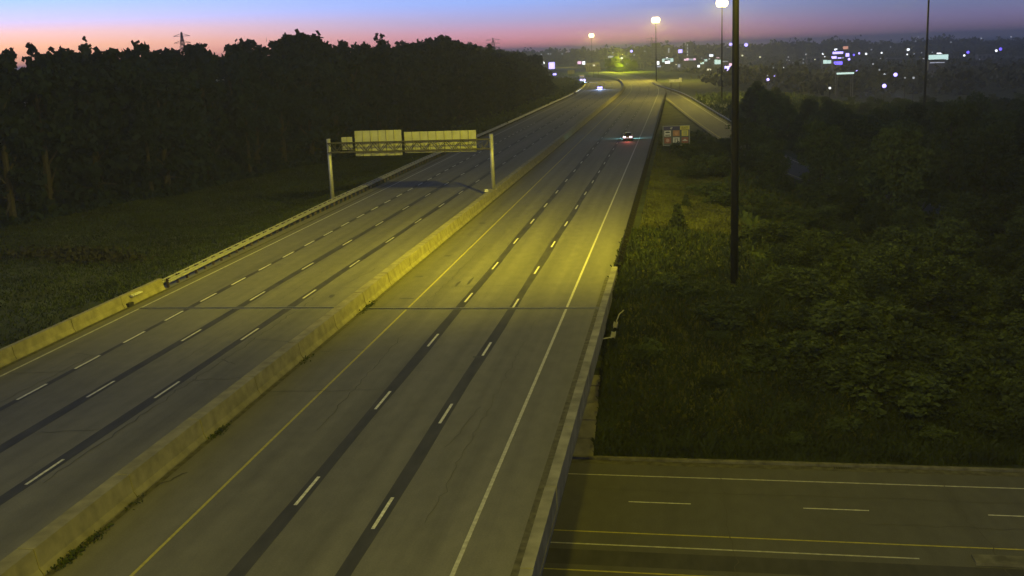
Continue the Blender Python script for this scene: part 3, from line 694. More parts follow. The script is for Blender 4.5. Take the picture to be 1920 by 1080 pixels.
# lower verge scrub on the inner side of the far left bend
P = []
for _ in range(260):
    y = random.uniform(230, 700); u = -43.5-random.random()**1.2*min(14, max(2, (y-200)*.05+3)); x, _y = RP(u, y, True); r_ = random.uniform(.8, 2.2); k = 60
    P.append(np.array([x, y, gz1(x, y)+r_*.5])+rng.normal(size=(k, 3))*np.array([r_, r_, r_*.45]))
tag(link('verge_scrub', leaf_mesh('verge_scrub', np.vstack(P), .3, m_leafR)), 'low scrub on the verge beside the oncoming lanes before the bend', 'scrub', kind='stuff')

# right-hand trees
cnt = 0; tries = 0; placed = []
while cnt < 235 and tries < 9000:
    tries += 1
    y = random.uniform(84, 470) if random.random() < .8 else random.uniform(84, 200)
    x = random.uniform(6, .56*y+22)
    px, py = pix(x, y, -3)
    if px > 2050: continue
    dr = np.min(np.hypot(RC[:, 0]-x, RC[:, 1]-y))
    if dr < 7.5: continue
    edge = 14+.05*(y-84) if y < 200 else float(np.interp(y, [200, 240, 300, 350, 420, 470], [8, 6, 3, 12, 14, 8]))
    if x < edge: continue
    if any((x-a)**2+(y-b)**2 < (4.2+y*.006)**2 for a, b in placed): continue
    capy = float(np.interp(px, [1180, 1300, 1380, 1420, 1500, 1600, 1750, 1920], [185, 205, 178, 150, 178, 178, 178, 168]))+random.random()**.7*40
    # keep the near side of the ramp visible where the photo shows it
    top = z_at(x, y, capy); b = gz1(x, y); h = min(top-b, random.uniform(6.5, 15))
    hide = False
    for (qx, qy, qz) in ((21, 208, -4.8), (19.5, 216, -4.3), (22.5, 192, -5.2), (8, 280, -1.6), (10.2, 258, -2.3), (6, 300, -1.2), (13, 272, -1.9), (9.5, 252, -2.3), (10, 290, -1.4), (7, 268, -1.8), (4, 305, -1.2), (4, 330, -.8), (0, 370, -.3)):
        if y < qy:
            f_ = y/qy; lx = qx*f_; lz = CAM_H+(qz-CAM_H)*f_
            if abs(x-lx) < 4.6 and b+h*1.08 > lz-.3:
                if lz-b < 5: h = 0
                else: h = min(h, (lz-b-.3)/1.08)
    if y < 140: h = min(h, random.uniform(3.5, 6.5))
    if h < 2.2: continue
    placed.append((x, y)); cnt += 1
    if 1395 < px < 1440 and y > 200: pass
    plant('broadleaf_tree', R_broad, x, y, h, 9, 'bushy tree in the dark wooded hollow right of the highway', 'tree', 'trees of the dark hollow right of the highway', widen=random.uniform(.9, 1.25)*(9/h)**.35)
# raised crowns one can pick out
skytree(1418, 152, 330, R_broad[1], 9, 'tallest bushy tree just right of the near dark pole, faintly lit', 'broadleaf_tree', 1.0)
skytree(1455, 168, 325, R_broad[2], 9, 'rounded tree right of the tallest bushy tree by the near pole', 'broadleaf_tree', 1.0)
skytree(1545, 222, 165, R_broad[3], 9, 'lit leafy crown rising behind the grey patch of ramp', 'broadleaf_tree', .9)
skytree(1860, 245, 150, R_broad[0], 9, 'pale leafy crown near the right edge of the hollow', 'broadleaf_tree', 1.0)

skytree(1403, 222, 190, R_broad[2], 9, 'dark bushy tree just right of the near pole hiding the ramp', 'broadleaf_tree', 1.1)
skytree(1432, 236, 182, R_broad[4], 9, 'second dark bushy tree right of the near pole hiding the ramp', 'broadleaf_tree', 1.1)
skytree(1452, 262, 176, R_broad[0], 9, 'third dark bushy tree beside the visible grey patch of ramp', 'broadleaf_tree', 1.0)
skytree(1548, 288, 172, R_broad[1], 9, 'dark bushy tree right of the visible grey patch of ramp', 'broadleaf_tree', 1.0)
# near shrubs on the slope between street, mast and wood
cnt = 0; tries = 0; sp2 = []
while cnt < 215 and tries < 6000:
    tries += 1; y = random.uniform(63.2, 118) if random.random() < .8 else random.uniform(118, 240); x = random.uniform(-4.2, 52) if y < 84 else random.uniform(7.5 if y < 118 else 5, 46)
    if y < 78 and x < 4 and random.random() < .6: continue
    dr = np.min(np.hypot(RC[:, 0]-x, RC[:, 1]-y))
    if dr < 6 or any((x-a)**2+(y-b)**2 < 1.6**2 for a, b in sp2): continue
    if pix(x, y, 0)[0] > 2000: continue
    sp2.append((x, y)); cnt += 1; h = random.uniform(1.0, 2.4)*(1.3 if x > 12 else 1)
    if x < 3: h *= .6
    if y < 66: h = min(h, 1.1)
    if 1 < x < 7 and 70 < y < 82: h = min(h, .9)
    plant('shrub', R_shrub, x, y, h, 2.4, 'low leafy shrub on the overgrown slope right of the bridge', 'shrub', 'shrubs on the overgrown slope', widen=random.uniform(1, 1.7))
plant('shrub', R_shrub, 3.6, 79.2, .9, 2.4, 'dense shrub hiding the foot of the near dark pole', 'shrub', None, 1.3)
plant('shrub', R_shrub, 5.4, 78.6, 1.0, 2.4, 'spreading shrub right of the near pole foot', 'shrub', None, 1.3)
plant('shrub', R_shrub, 3.0, 74.0, 1.9, 2.4, 'large leafy bush below the near pole on the bank', 'shrub', None, 1.6)
plant('shrub', R_shrub, 7.2, 71.5, 2.0, 2.4, 'rounded vine-covered mound right of the large bush on the bank', 'shrub', None, 1.7)
plant('shrub', R_shrub, 10.5, 75.5, 2.5, 2.4, 'tall bushy mound further right on the bank', 'shrub', None, 1.7)
plant('shrub', R_shrub, 13.5, 68.5, 2.4, 2.4, 'broad dark bush low on the bank above the street', 'shrub', None, 1.8)
plant('shrub', R_shrub, .8, 77.5, 1.4, 2.4, 'small pale-leaved shrub left of the large bush on the bank', 'shrub', None, 1.6)
plant('small_conifer', S_con, -.2, 107.5, 2.7, 3, 'small dark young conifer alone on the grassy verge', 'tree', None, 1.1)
plant('small_conifer', S_con, .7, 124, 1.6, 3, 'tiny dark conifer higher up the verge behind the larger one', 'tree', None, 1.2)
plant('shrub', R_shrub, 3.5, 135, 2.2, 2.4, 'dark bush on the verge below the service sign', 'shrub', None, 1.3)
for k in range(14):
    y = random.uniform(150, 235); x = random.uniform(1.5, 7)
    plant('shrub', R_shrub, x, y, random.uniform(1.5, 3.2), 2.4, 'dark shrub between the service sign and the ramp', 'shrub', 'shrubs between sign and ramp', 1.4)

# grass and weeds
def grass(name, label, n, xf, yf, m, h0, h1, w, keep=None):
    y = yf(rng.random(n)); x = xf(rng.random(n), y)
    if keep is not None: k = keep(x, y); x, y = x[k], y[k]
    n = len(x); z = gz(x, y); pt = .55+.45*np.sin(x*.45+2*np.sin(y*.21))*np.sin(y*.33+1.7*np.sin(x*.17)); h = rng.uniform(h0, h1, n)*(.55+.7*pt); a = rng.uniform(0, 6.283, n)
    A = np.stack([np.cos(a)*w, np.sin(a)*w, np.zeros(n)], 1)*rng.uniform(.6, 1.4, (n, 1)); B = np.stack([rng.normal(0, .22, n)*h, rng.normal(0, .22, n)*h, h*.5], 1)
    P = np.stack([x, y, z+h*.42], 1); tag(link(name, quads_mesh(name, P, A, B, m)), label, 'grass', kind='stuff')
offramp = lambda x, y: np.min(np.hypot(x[:, None]-RC[None, :, 0], y[:, None]-RC[None, :, 1]), axis=1) > 6.2
grass('verge_grass', 'dry yellowish grass on the verge right of the guardrail', 125000, lambda r, y: -3.9+r*(16+.06*(y-76)), lambda r: 64+172*r**1.35, m_grass, .12, .5, .07, offramp)
grass('bank_weeds', 'tall tangled weeds covering the bank above the street', 105000, lambda r, y: -5.15+r*60, lambda r: 62.3+44*r**1.5, m_leafR, .2, .9, .06)
grass('hollow_weeds', 'weeds filling the low ground between the trees', 60000, lambda r, y: 6+r*(.56*y+14), lambda r: 88+330*r, m_leafR, .4, 1.3, .16, offramp)
grass('field_grass', 'dim grass field left of the highway below the woodland', 170000, lambda r, y: -42.6-r*np.interp(y, [60, 100, 122, 150, 192, 212, 338], [60, 56, 42, 36, 30, 18, 8]), lambda r: 60+240*r**1.3, m_grass2, .08, .3, .055)
# tufts growing along the foot of the median barrier
P = []
for x, y, n in [(-21.9,34,260),(-21.85,35.8,120),(-21.9,47.6,90),(-21.9,47.0,50),(-21.9,72.2,60),(-21.9,74.2,110),(-21.9,60,40),(-21.9,39,40)]:
    P.append(np.array([x, y, .08])+rng.normal(size=(n, 3))*np.array([.12, .5, .06]))
tag(link('weed_tufts', leaf_mesh('weed_tufts', np.abs(np.vstack(P)*np.array([-1,1,1]))*np.array([-1,1,1]), .05, m_leafR)), 'small weeds growing at the foot of the median barrier', 'weeds', kind='stuff')
# dark brush pile in the field
m_brush = mat('dark_brush', (.02,.02,.016), .95, var=.3)
for x, y, r_, lb_ in ((-64, 104, 3.0, 'dark brush heap in the grass field'), (-58.5, 102, 2.6, 'second dark brush heap nearer the road in the field')):
    P = np.array([x, y, gz1(x, y)+.25])+rng.normal(size=(900, 3))*np.array([r_, r_*.5, .22]); tag(link('brush_heap', leaf_mesh('brush_heap', P, .2, m_brush)), lb_, 'brush heap')

# distant woods: low real clumps, one mass
def clumps(name, label, spec, leaf, m):
    P = []
    for x, y, z, r_, h, k in spec: P.append(np.array([x, y, z+h*.5])+rng.normal(size=(k, 3))*np.array([r_*.5, r_*.5, h*.26]))
    P = np.vstack(P); tag(link(name, leaf_mesh(name, P, leaf, m)), label, 'woodland', kind='stuff')
spec = []
for _ in range(1500):
    y = random.uniform(470, 1500); x = random.uniform(-.10*y+90 if y > 600 else 16, .5*y)
    if x < -curve(y)+12: continue
    px, py = pix(x, y, -6)
    if not 1000 < px < 2000: continue
    lim = z_at(x, y, float(np.interp(px, [1000, 1200, 1500, 1920], [132, 128, 112, 108]))+random.random()*30*(1 if y < 900 else .6)); b = gz1(x, y)
    h = min(lim-b, random.uniform(4, 14)) if y < 1200 else random.uniform(6, 10)
    if h < 2: continue
    spec.append((x, y, b, random.uniform(3, 7), h, 46))
clumps('distant_scrubland', 'dark belts of distant trees between the town lights', spec, 1.0, m_leafF)
spec = []
SX = [-100,900,1000,1080,1160,1200,1240,1300,1400,1450,1500,1540,1600,1660,1720,1760,1800,1860,1920,2100]; SYv = [108,100,98,97,93,91,89,88,88,84,83,80,79,84,79,73,75,78,75,72]
for _ in range(1700):
    D = random.uniform(1650, 2300); px = random.uniform(930, 2050); x = -D*math.tan(YAW+math.atan((960-px)/F_PX)); px, _p = pix(x, D, 10)
    top = z_at(x, D, float(np.interp(px, SX, SYv))+random.random()*5+2.5*math.sin(px*.12)+1.2*math.sin(px*.31)+(0 if random.random() > .12 else -2.5)); b = -6.5 if px > 1200 else -1.5
    spec.append((x, D, b, random.uniform(7, 15), (top-b), 50))
clumps('skyline_woodland', 'low dark tree line along the far horizon behind the town', spec, 2.6, m_leafF)

# clump and sodium lamp added to give the yellow glow at the bend
for i, (x, y, h) in enumerate(((-47, 862, 11.5), (-40, 868, 10.0), (-53, 874, 10), (-34, 872, 8.5), (-44, 850, 6.5))):
    plant('broadleaf_tree', R_broad, x, y, h, 9, ['brightest yellow-lit round tree where the road bends', 'yellow-lit tree on the right of the bend clump', 'yellow-lit tree on the left of the bend clump', 'small dim tree ending the bend clump at right', 'low yellow-lit bush in front of the bend clump'][i], 'tree', None, 1.25)
street_lamp('added sodium lamp in front of the yellow-lit trees at the bend', -41.5, 838, 13, mat('sodium_small_lens', (.8,.7,.4), emis=(1,.8,.2), es=3), group=None, head=.3)
lamp('POINT', (-43, 843, 11), 110000, (.9, .95, .02), radius=.6)

# ------------------------------------------------------------------ pylons and skyline blocks
def pylon(label, px_, D, ytop, ybase_z, wbase):
    x = -D*math.tan(YAW+math.atan((960-px_)/F_PX))
    for _ in range(6): x += (px_-pix(x, D, 20)[0])*D/F_PX
    zt = z_at(x, D, ytop); b = ybase_z; H = zt-b; t = empty('transmission_tower', (x, D, b)); tag(t, label, 'pylon')
    mb = MB(); r_ = .0055*H+.02; lv = [0, .3, .52, .7, .84, .93, 1.0]; wd = [wbase*(1-q)**1.1+.35 for q in lv]
    for sx, sy_ in ((-1,-1),(1,-1),(1,1),(-1,1)):
        for a in range(6): mb.tube((sx*wd[a]/2, sy_*wd[a]/2, lv[a]*H), (sx*wd[a+1]/2, sy_*wd[a+1]/2, lv[a+1]*H), r_, k=4)
    for a in range(6):
        for s_ in (-1, 1):
            mb.tube((-wd[a]/2, s_*wd[a]/2, lv[a]*H), (wd[a+1]/2, s_*wd[a+1]/2, lv[a+1]*H), r_*.6, k=4); mb.tube((wd[a]/2, s_*wd[a]/2, lv[a]*H), (-wd[a+1]/2, s_*wd[a+1]/2, lv[a+1]*H), r_*.6, k=4)
    mb.build('tower_frame', m_pole, t)
    for q in (.72, .84, .94): 
        w_ = wbase*.55; mb = MB().tube((-w_, 0, q*H), (w_, 0, q*H), r_*.8, k=4).tube((-w_, 0, q*H), (0, 0, q*H+H*.04), r_*.6, k=4).tube((w_, 0, q*H), (0, 0, q*H+H*.04), r_*.6, k=4); mb.build('cross_arm', m_pole, t)
pylon('lattice pylon above the left woodland between pointed conifer and highest crown', 345, 600, 60, -2, 9)
pylon('faint lattice pylon above the right end of the woodland', 925, 1100, 71, -2, 13)
pylon('faint lattice pylon beside the second high-mast light', 1222, 1500, 70, -2, 14)
m_wall = mat('dim_wall', (.16,.15,.15), .9, var=.15, scale=.2); m_roofm = mat('dim_roof', (.05,.05,.055), .9)
m_winlit = mat('lit_window', (.5,.5,.5), emis=(.62,.66,.9), es=1.0); m_windark = mat('unlit_window', (.03,.035,.045), .2)
def building(name, label, x, y, w, d, h, wins, base=None, roof_over=.3, m=None, lit=.5, cat='building', winm=None):
    b = (gz1(x, y) if base is None else base)-.3; t = empty(name, (x, y, b)); tag(t, label, cat)
    wl = MB().box(-w/2, w/2, 0, d, 0, h).build('wall', m or m_wall, t); MB().box(-w/2-roof_over, w/2+roof_over, -roof_over, d+roof_over, h, h+.35).build('roof', m_roofm, t)
    nc, nr = wins
    for r_ in range(nr):
        for c_ in range(nc):
            cw_ = w/nc; ch_ = (h-.8)/nr; x0 = -w/2+c_*cw_+cw_*.22; z0 = .6+r_*ch_+ch_*.2
            o = MB().box(x0, x0+cw_*.56, -.06, -.004, z0, z0+ch_*.58).build('window', (winm or m_winlit) if random.random() < lit else m_windark, t)
    return t
def at(px_, D): 
    x = -D*math.tan(YAW+math.atan((960-px_)/F_PX))
    for _ in range(6): x += (px_-pix(x, D, 0)[0])*D/F_PX
    return x
building('apartment_block', 'dark flat block on the skyline beside the second high-mast light', at(1230, 1560), 1560, 12, 12, 28.5, (4, 8), lit=0)
building('apartment_block', 'dark tower block on the skyline with lit stair strip', at(1293, 1560), 1560, 9, 10, 28.5, (3, 8), lit=.0)
building('chimney_stack', 'pale lit narrow tower left of the dark skyline block', at(1289, 1540), 1540, 1.7, 2, 27, (1, 6), lit=.9, cat='tower', winm=mat('tower_lamp', (.5,.5,.5), emis=(.75,.8,.8), es=.7))

# ------------------------------------------------------------------ town: lamps, lit signs, shops
def em(name, c, s): return mat(name, (.5,.5,.5), .5, emis=c, es=s)
eV = em('violet_white_glow', (.38,.31,1.0), 3.2); eB = em('deep_blue_glow', (.14,.09,1.0), 2.2); eW = em('white_glow', (.85,.88,.95), 2.2); eC = em('cool_teal_glow', (.55,.80,.74), 1.1); eD = em('dim_grey_glow', (.40,.42,.52), .8); eP = em('pink_glow', (.95,.55,.75), 1.4); eO = em('orange_glow', (.85,.35,.2), .9); eY = em('cream_glow', (.85,.8,.5), 1.2)
M_E = dict(V=eV, B=eB, W=eW, C=eC, D=eD, P=eP, O=eO, Y=eY)
def ground_at(px_, py_, z):
    d = fw+rt2*((px_-960)/F_PX)+up2*((540-py_)/F_PX); k = (z-CAM_H)/d.z; return d.x*k, d.y*k
def where(px_, py_):
    near = min(LM, key=lambda q: abs(q[0]-px_)); return near
names_used = {}
def uniq(s):
    names_used[s] = names_used.get(s, 0)+1; return s
# (px, py, mast height, glow radius in px, colour, wording)
TL = [(1399,84,'V',4.5,'bright star-like white lamp right of the near dark pole on the skyline'),(1370,83,'V',4.0,'bright white lamp just left of the near dark pole on the skyline'),
 (1184,96,'V',3.2,'blue-white lamp below the skyline left of the second high mast'),(1440,149,'V',3.5,'lower of two blue-white lamps in the hollow right of the near pole'),(1453,142,'V',2.6,'upper right of two blue-white lamps right of the near pole'),(1439,142,'D',1.6,'tiny lamp over the lower blue-white lamp right of the near pole'),
 (1679,140,'V',4.8,'brightest star-like lamp in the right part of the town'),(1658,161,'V',5.0,'lowest bright star-like lamp in the right hollow'),(1659,139,'W',2.2,'small white lamp left of the brightest right lamp'),(1649,131,'D',2.0,'small round lamp above the brightest right lamp'),
 (1556,165,'W',2.8,'lone cream lamp low among the dark trees'),(1607,134,'V',3.2,'violet lamp at the end of the pale car park'),(1703,93,'W',3.6,'white lamp alone right of the shops on the hill'),(1701,102,'W',1.8,'small lamp under the lone white lamp on the hill'),
 (1868,95,'W',3.0,'white lamp of the far right pair'),(1876,92,'B',3.6,'deep blue lamp of the far right pair'),(1815,98,'B',3.4,'deep blue lamp right of the pale car park lights'),(1808,104,'W',2.5,'cream lamp left below the deep blue lamp'),
 (1566,93,'W',2.6,'white lamp topping the shop cluster'),(1543,101,'W',2.4,'white lamp at the left of the shop cluster'),(1589,103,'V',3.0,'violet lamp in the middle of the shop cluster'),(1601,103,'B',2.6,'blue lamp right of the shop cluster'),(1611,100,'V',2.4,'violet lamp beyond the shop cluster'),(1592,111,'V',3.0,'violet lamp under the shop cluster'),
 (1624,101,'W',2.6,'flat white lamp between shop cluster and lone lamp'),(1653,99,'W',2.2,'flat white lamp nearer the lone white lamp'),(1634,93,'D',1.8,'faint lamp above the flat white lamps'),(1511,102,'D',2.2,'faint round lamp left of the shop cluster'),(1506,111,'D',1.5,'upper of two faint lamps stacked left of the shops'),(1506,118,'D',1.5,'lower of two faint lamps stacked left of the shops'),
 (1478,107,'D',2.0,'faint lamp midway between near pole and shops'),(1469,127,'W',1.8,'small white lamp over the hollow trees'),(1450,127,'D',1.4,'faint lamp over the hollow trees'),(1425,107,'Y',2.2,'flat cream lamp close right of the near pole'),
 (1651,110,'D',1.7,'faint lamp below the flat white lamps'),(1637,120,'D',2.2,'faint round lamp above the car park end'),(1714,101,'D',1.6,'faint lamp right of the lone white lamp'),(1728,99,'D',1.5,'faint lamp left of the thin dark mast'),(1717,77,'D',1.4,'faint lamp high on the hill crest'),(1783,79,'D',1.6,'faint lamp on the crest right of the thin mast'),(1840,72,'D',1.8,'faint lamp on the far right crest'),(1896,69,'D',1.8,'last faint lamp on the right skyline'),(1722,69,'D',1.4,'faint lamp touching the sky left of the thin mast'),
 (1015,102,'D',1.8,'first faint lamp on the far hillside above the left cars'),(1028,101,'D',1.6,'second faint lamp on the far hillside above the left cars'),(1032,101,'D',1.5,'third faint lamp on the far hillside above the left cars'),(1054,101,'D',1.7,'faint lamp on the far hillside left of the farthest mast'),(1149,99,'D',1.8,'faint lamp between farthest and second high mast'),(1189,103,'D',1.7,'faint lamp under the blue-white lamp'),(1209,96,'D',1.4,'faint lamp left of the skyline block'),
 (1316,97,'V',3.0,'not used'),(1393,136,'D',1.4,'not used'),(1713,146,'D',2.8,'pale round lamp right of the lowest right lamps'),(1697,146,'D',1.8,'faint lamp between the bright right lamps'),(1732,110,'D',1.5,'faint lamp under the thin dark mast'),(1748,98,'D',1.4,'faint lamp at the thin mast foot'),(1670,88,'D',1.5,'faint lamp on the slope above the lone white lamp')]
TL = [q for q in TL if q[4] != 'not used']
for px_, py_, c_, r_, lb_ in TL:
    hor = 85.7+(1273-px_)*.0378; dy = py_-hor
    D = 1480 if dy < 17 else None
    if D is None:
        zt_ = 2.5; xx_, yy_ = ground_at(px_, py_, zt_)
        if yy_ > 1480: D = 1480
    if D is not None:
        yy_ = D-random.random()*60; xx_ = at(px_, yy_); zt_ = z_at(xx_, yy_, py_); xx_ += (px_-pix(xx_, yy_, zt_)[0])*yy_/F_PX
    rad = r_*yy_/F_PX*.72
    b = gz1(xx_, yy_); h = max(3.0, zt_-b)
    bb = zt_-h
    t = empty('street_lamp', (xx_, yy_, bb)); tag(t, lb_, 'street lamp', 'town lamps')
    MB().tube((0,.0,-.3), (0,0,h+.2), .1, .07, 5).build('pole', m_pole, t); hd = MB().box(-.3, .3, -.2, .5, h+rad*.7, h+rad*.7+.2).build('lamp_head', m_galv, t)
    MB().ball((0,0,h), rad, 10, 8).build('lens', M_E[c_], hd, True)
for px_, py_ in ((1679,140),(1658,161),(1440,149),(1399,84)):
    q_ = min((o for o in C.objects if o.name.startswith('street_lamp') and o.get('group') == 'town lamps'), key=lambda o: abs(pix(o.location.x, o.location.y, 0)[0]-px_))
    lamp('POINT', (q_.location.x, q_.location.y-1.6, q_.location.z+q_.children[0].dimensions.z-.5), 16000, (.5, .5, 1), radius=.5)
TS = []
for _ in range(34):
    px_, py_ = (random.gauss(1330, 38), random.uniform(104, 128)) if random.random() < .5 else (random.uniform(1400, 1900), random.uniform(88, 125))
    y_ = random.uniform(1000, 1400); x_ = at(px_, y_); z_ = z_at(x_, y_, py_); b_ = min(gz1(x_, y_), z_-4); h_ = z_-b_; r_ = random.uniform(.45, .95)
    t = empty('street_lamp', (x_, y_, b_)); tag(t, 'tiny faint lamp scattered in the dark hillside town', 'street lamp', 'tiny faint town lamps')
    MB().tube((0,.0,-.3), (0,0,h_+.2), .1, .07, 5).build('pole', m_pole, t); MB().ball((0,0,h_), r_, 8, 6).build('lens', M_E[random.choice('DDCWYD')], t, True)
# lit signs and bright shop fronts: px box, colour
SG = [((1029,117,1040,129),'V','tall glowing white tower sign above the leftmost car','illuminated_sign','sign'),((1009,116,1021,120),'W','long low white lit sign at the left of the bend','illuminated_sign','sign'),((1083,115,1090,120),'P','red-white lit sign left of its white twin above the lorry','illuminated_sign','sign'),((1092,115,1097,121),'W','small white lit sign right of the red-white one','illuminated_sign','sign'),
 ((1161,108,1168,111),'W','flat white lit canopy above the yellow-lit trees','lit_canopy','canopy'),((1140,105,1150,108),'D','faint lit roof edge left of the yellow-lit trees','lit_canopy','canopy'),((1175,119,1181,122),'W','small white lit canopy right of the yellow-lit trees','lit_canopy','canopy'),
 ((1272,93,1279,99),'V','square blue-white sign below the skyline blocks','illuminated_sign','sign'),((1232,115,1236,121),'W','small white lit sign left of the bright forecourt','illuminated_sign','sign'),((1232,123,1239,126),'D','faint lit panel under the small white sign','illuminated_sign','sign'),
 ((1242,110,1262,116),'C','bright teal-white filling station canopy','lit_canopy','canopy'),((1247,114,1256,119),'W','lit pump island glow under the teal-white canopy','lit_kiosk','kiosk'),
 ((1283,109,1304,113),'P','pink and violet lit store fascia','lit_shopfront','shop'),((1290,107,1302,110),'B','deep blue strip light above the pink store fascia','illuminated_sign','sign'),((1313,116,1320,120),'C','lower teal lit kiosk right of the pink fascia','lit_kiosk','kiosk'),((1320,110,1326,115),'C','upper teal lit shopfront right of the pink fascia','lit_shopfront','shop'),
 ((1330,102,1337,106),'W','white rectangular sign on a tall post left of the near pole','illuminated_sign','sign'),((1340,112,1351,120),'C','teal lit shopfront below the tall white rectangular sign','lit_shopfront','shop'),((1343,108,1349,111),'P','pale pink sign over the teal shopfront','illuminated_sign','sign'),((1355,114,1365,116),'D','dim lit wall between teal shopfront and near pole','lit_shopfront','shop'),
 ((1359,124,1369,134),'V','large glaring blue-white floodlit sign just left of the near pole','illuminated_sign','sign'),((1367,119,1372,124),'P','pale sign touching the near pole above the floodlit sign','illuminated_sign','sign'),((1326,129,1333,132),'D','dim sign low left of the floodlit sign','illuminated_sign','sign'),((1308,122,1312,126),'W','small white sign among trees under the kiosks','illuminated_sign','sign'),((1253,91,1255,99),'D','thin pale lit mast below the skyline','illuminated_sign','sign'),
 ((1544,112,1558,119),'C','teal lit shopfront at the left of the hilltop cluster','lit_shopfront','shop'),((1559,106,1568,118),'V','tall glaring white sign in the hilltop cluster','illuminated_sign','sign'),((1564,114,1579,121),'B','deep blue lit shopfront of the hilltop cluster','lit_shopfront','shop'),((1571,108,1577,115),'V','round violet sign beside the tall hilltop sign','illuminated_sign','sign'),
 ((1581,87,1590,92),'O','orange-red roof line light above the hilltop cluster','illuminated_sign','sign'),((1562,97,1580,101),'V','violet lit strip over the hilltop cluster','illuminated_sign','sign'),((1586,100,1592,106),'V','violet square sign right of the hilltop strip','illuminated_sign','sign'),
 ((1743,103,1776,112),'C','wide pale teal lit car park canopy right of the thin mast','lit_canopy','canopy'),((1757,99,1767,103),'W','white sign over the wide pale canopy','illuminated_sign','sign'),((1745,116,1770,118),'D','dim lit wall below the wide pale canopy','lit_shopfront','shop'),((1570,136,1600,139),'C','pale teal strip of lit car park in the dark trees','lit_canopy','canopy'),((1700,104,1705,103),'W','skip','x','x')]
for (x0, y0, x1, y1), c_, lb_, nm, ct in SG:
    if ct == 'x': continue
    cx, cy = (x0+x1)/2, (y0+y1)/2; hor = 85.7+(1273-cx)*.0378; dy = cy-hor
    zt_ = 4.0; xx_, yy_ = ground_at(cx, cy, zt_) if dy > 18 else (0, 9e9)
    if cx < 1100 and yy_ < 900: yy_ = 950; xx_ = at(cx, yy_)
    if yy_ > 1450: yy_ = 1450; xx_ = at(cx, yy_)
    zt_ = z_at(xx_, yy_, cy); xx_ += (cx-pix(xx_, yy_, zt_)[0])*yy_/F_PX
    w = (x1-x0)*yy_/F_PX; h = (y1-y0)*yy_/F_PX; b = gz1(xx_, yy_); b = min(b, zt_-h/2-1)
    t = empty(nm, (xx_, yy_, b)); tag(t, lb_, ct); zc = zt_-b
    if ct in ('sign',):
        MB().box(-w/2-.12, w/2+.12, 0, .5, zc-h/2-.12, zc+h/2+.12).build('cabinet', m_dark, t); MB().box(-w/2, w/2, -.08, -.004, zc-h/2, zc+h/2).build('lit_face', M_E[c_], t)
        for s_ in ((-.3, .3) if w > 3 else (0,)): MB().tube((s_*w, .25, -.2), (s_*w, .25, zc-h/2-.12), .12, k=6).build('post', m_pole, t)
    elif ct in ('canopy',):
        MB().box(-w/2, w/2, 0, 6, zc+h/2, zc+h/2+.4).build('roof', m_wall, t); MB().box(-w/2, w/2, -.1, -.004, zc-h/2, zc+h/2).build('lit_fascia', M_E[c_], t)
        for s_ in (-.45, .45):
            for yy2 in (.4, 5.5): MB().tube((s_*w, yy2, -.2), (s_*w, yy2, zc+h/2), .15, k=6).build('column', m_wall, t)
        n_ = max(2, int(w/2.5)); mb = MB()
        for k in range(n_): mb.box(-w/2+w*(k+.3)/n_, -w/2+w*(k+.7)/n_, 1, 2, zc+h/2-.12, zc+h/2-.02)
        mb.build('ceiling_lights', eW, t)
    else:
        W_ = w*1.15; MB().box(-W_/2, W_/2, .1, 8, -.2, zc+h/2+.8).build('wall', m_wall, t); MB().box(-W_/2-.2, W_/2+.2, -.1, 8.2, zc+h/2+.8, zc+h/2+1.1).build('roof', m_roofm, t)
        n_ = max(2, int(w/2.2))
        for k in range(n_):
            hh = h*random.uniform(.55, 1); MB().box(-w/2+w*k/n_+.06, -w/2+w*(k+1)/n_-.06, -.02, .09, zc-h/2, zc-h/2+hh).build('lit_window', M_E[c_] if random.random() < .8 else eD, t)
# unlit houses half hidden in the trees
hl = [(1110,108,'low dim house on the far hillside near the farthest mast'),(1195,112,'dim gabled house left of the second mast foot'),(1285,120,'dim long shed below the pink store fascia'),(1400,118,'dim building just right of the near pole'),(1490,118,'dim warehouse left of the hilltop shops'),(1530,108,'dim house up the hill left of the shops'),(1680,112,'dim building under the lone white lamp'),(1790,112,'dim building right of the pale canopy'),(1850,104,'dim long building at far right')]
for px_, py_, lb_ in hl:
    y = 1100+random.random()*200; x = at(px_, y); zt_ = z_at(x, y, py_-3); b = gz1(x, y); building('house', lb_, x, y, random.uniform(12, 22), 10, max(4, min(9, zt_-b)), (4, 1), lit=.12, winm=eD)

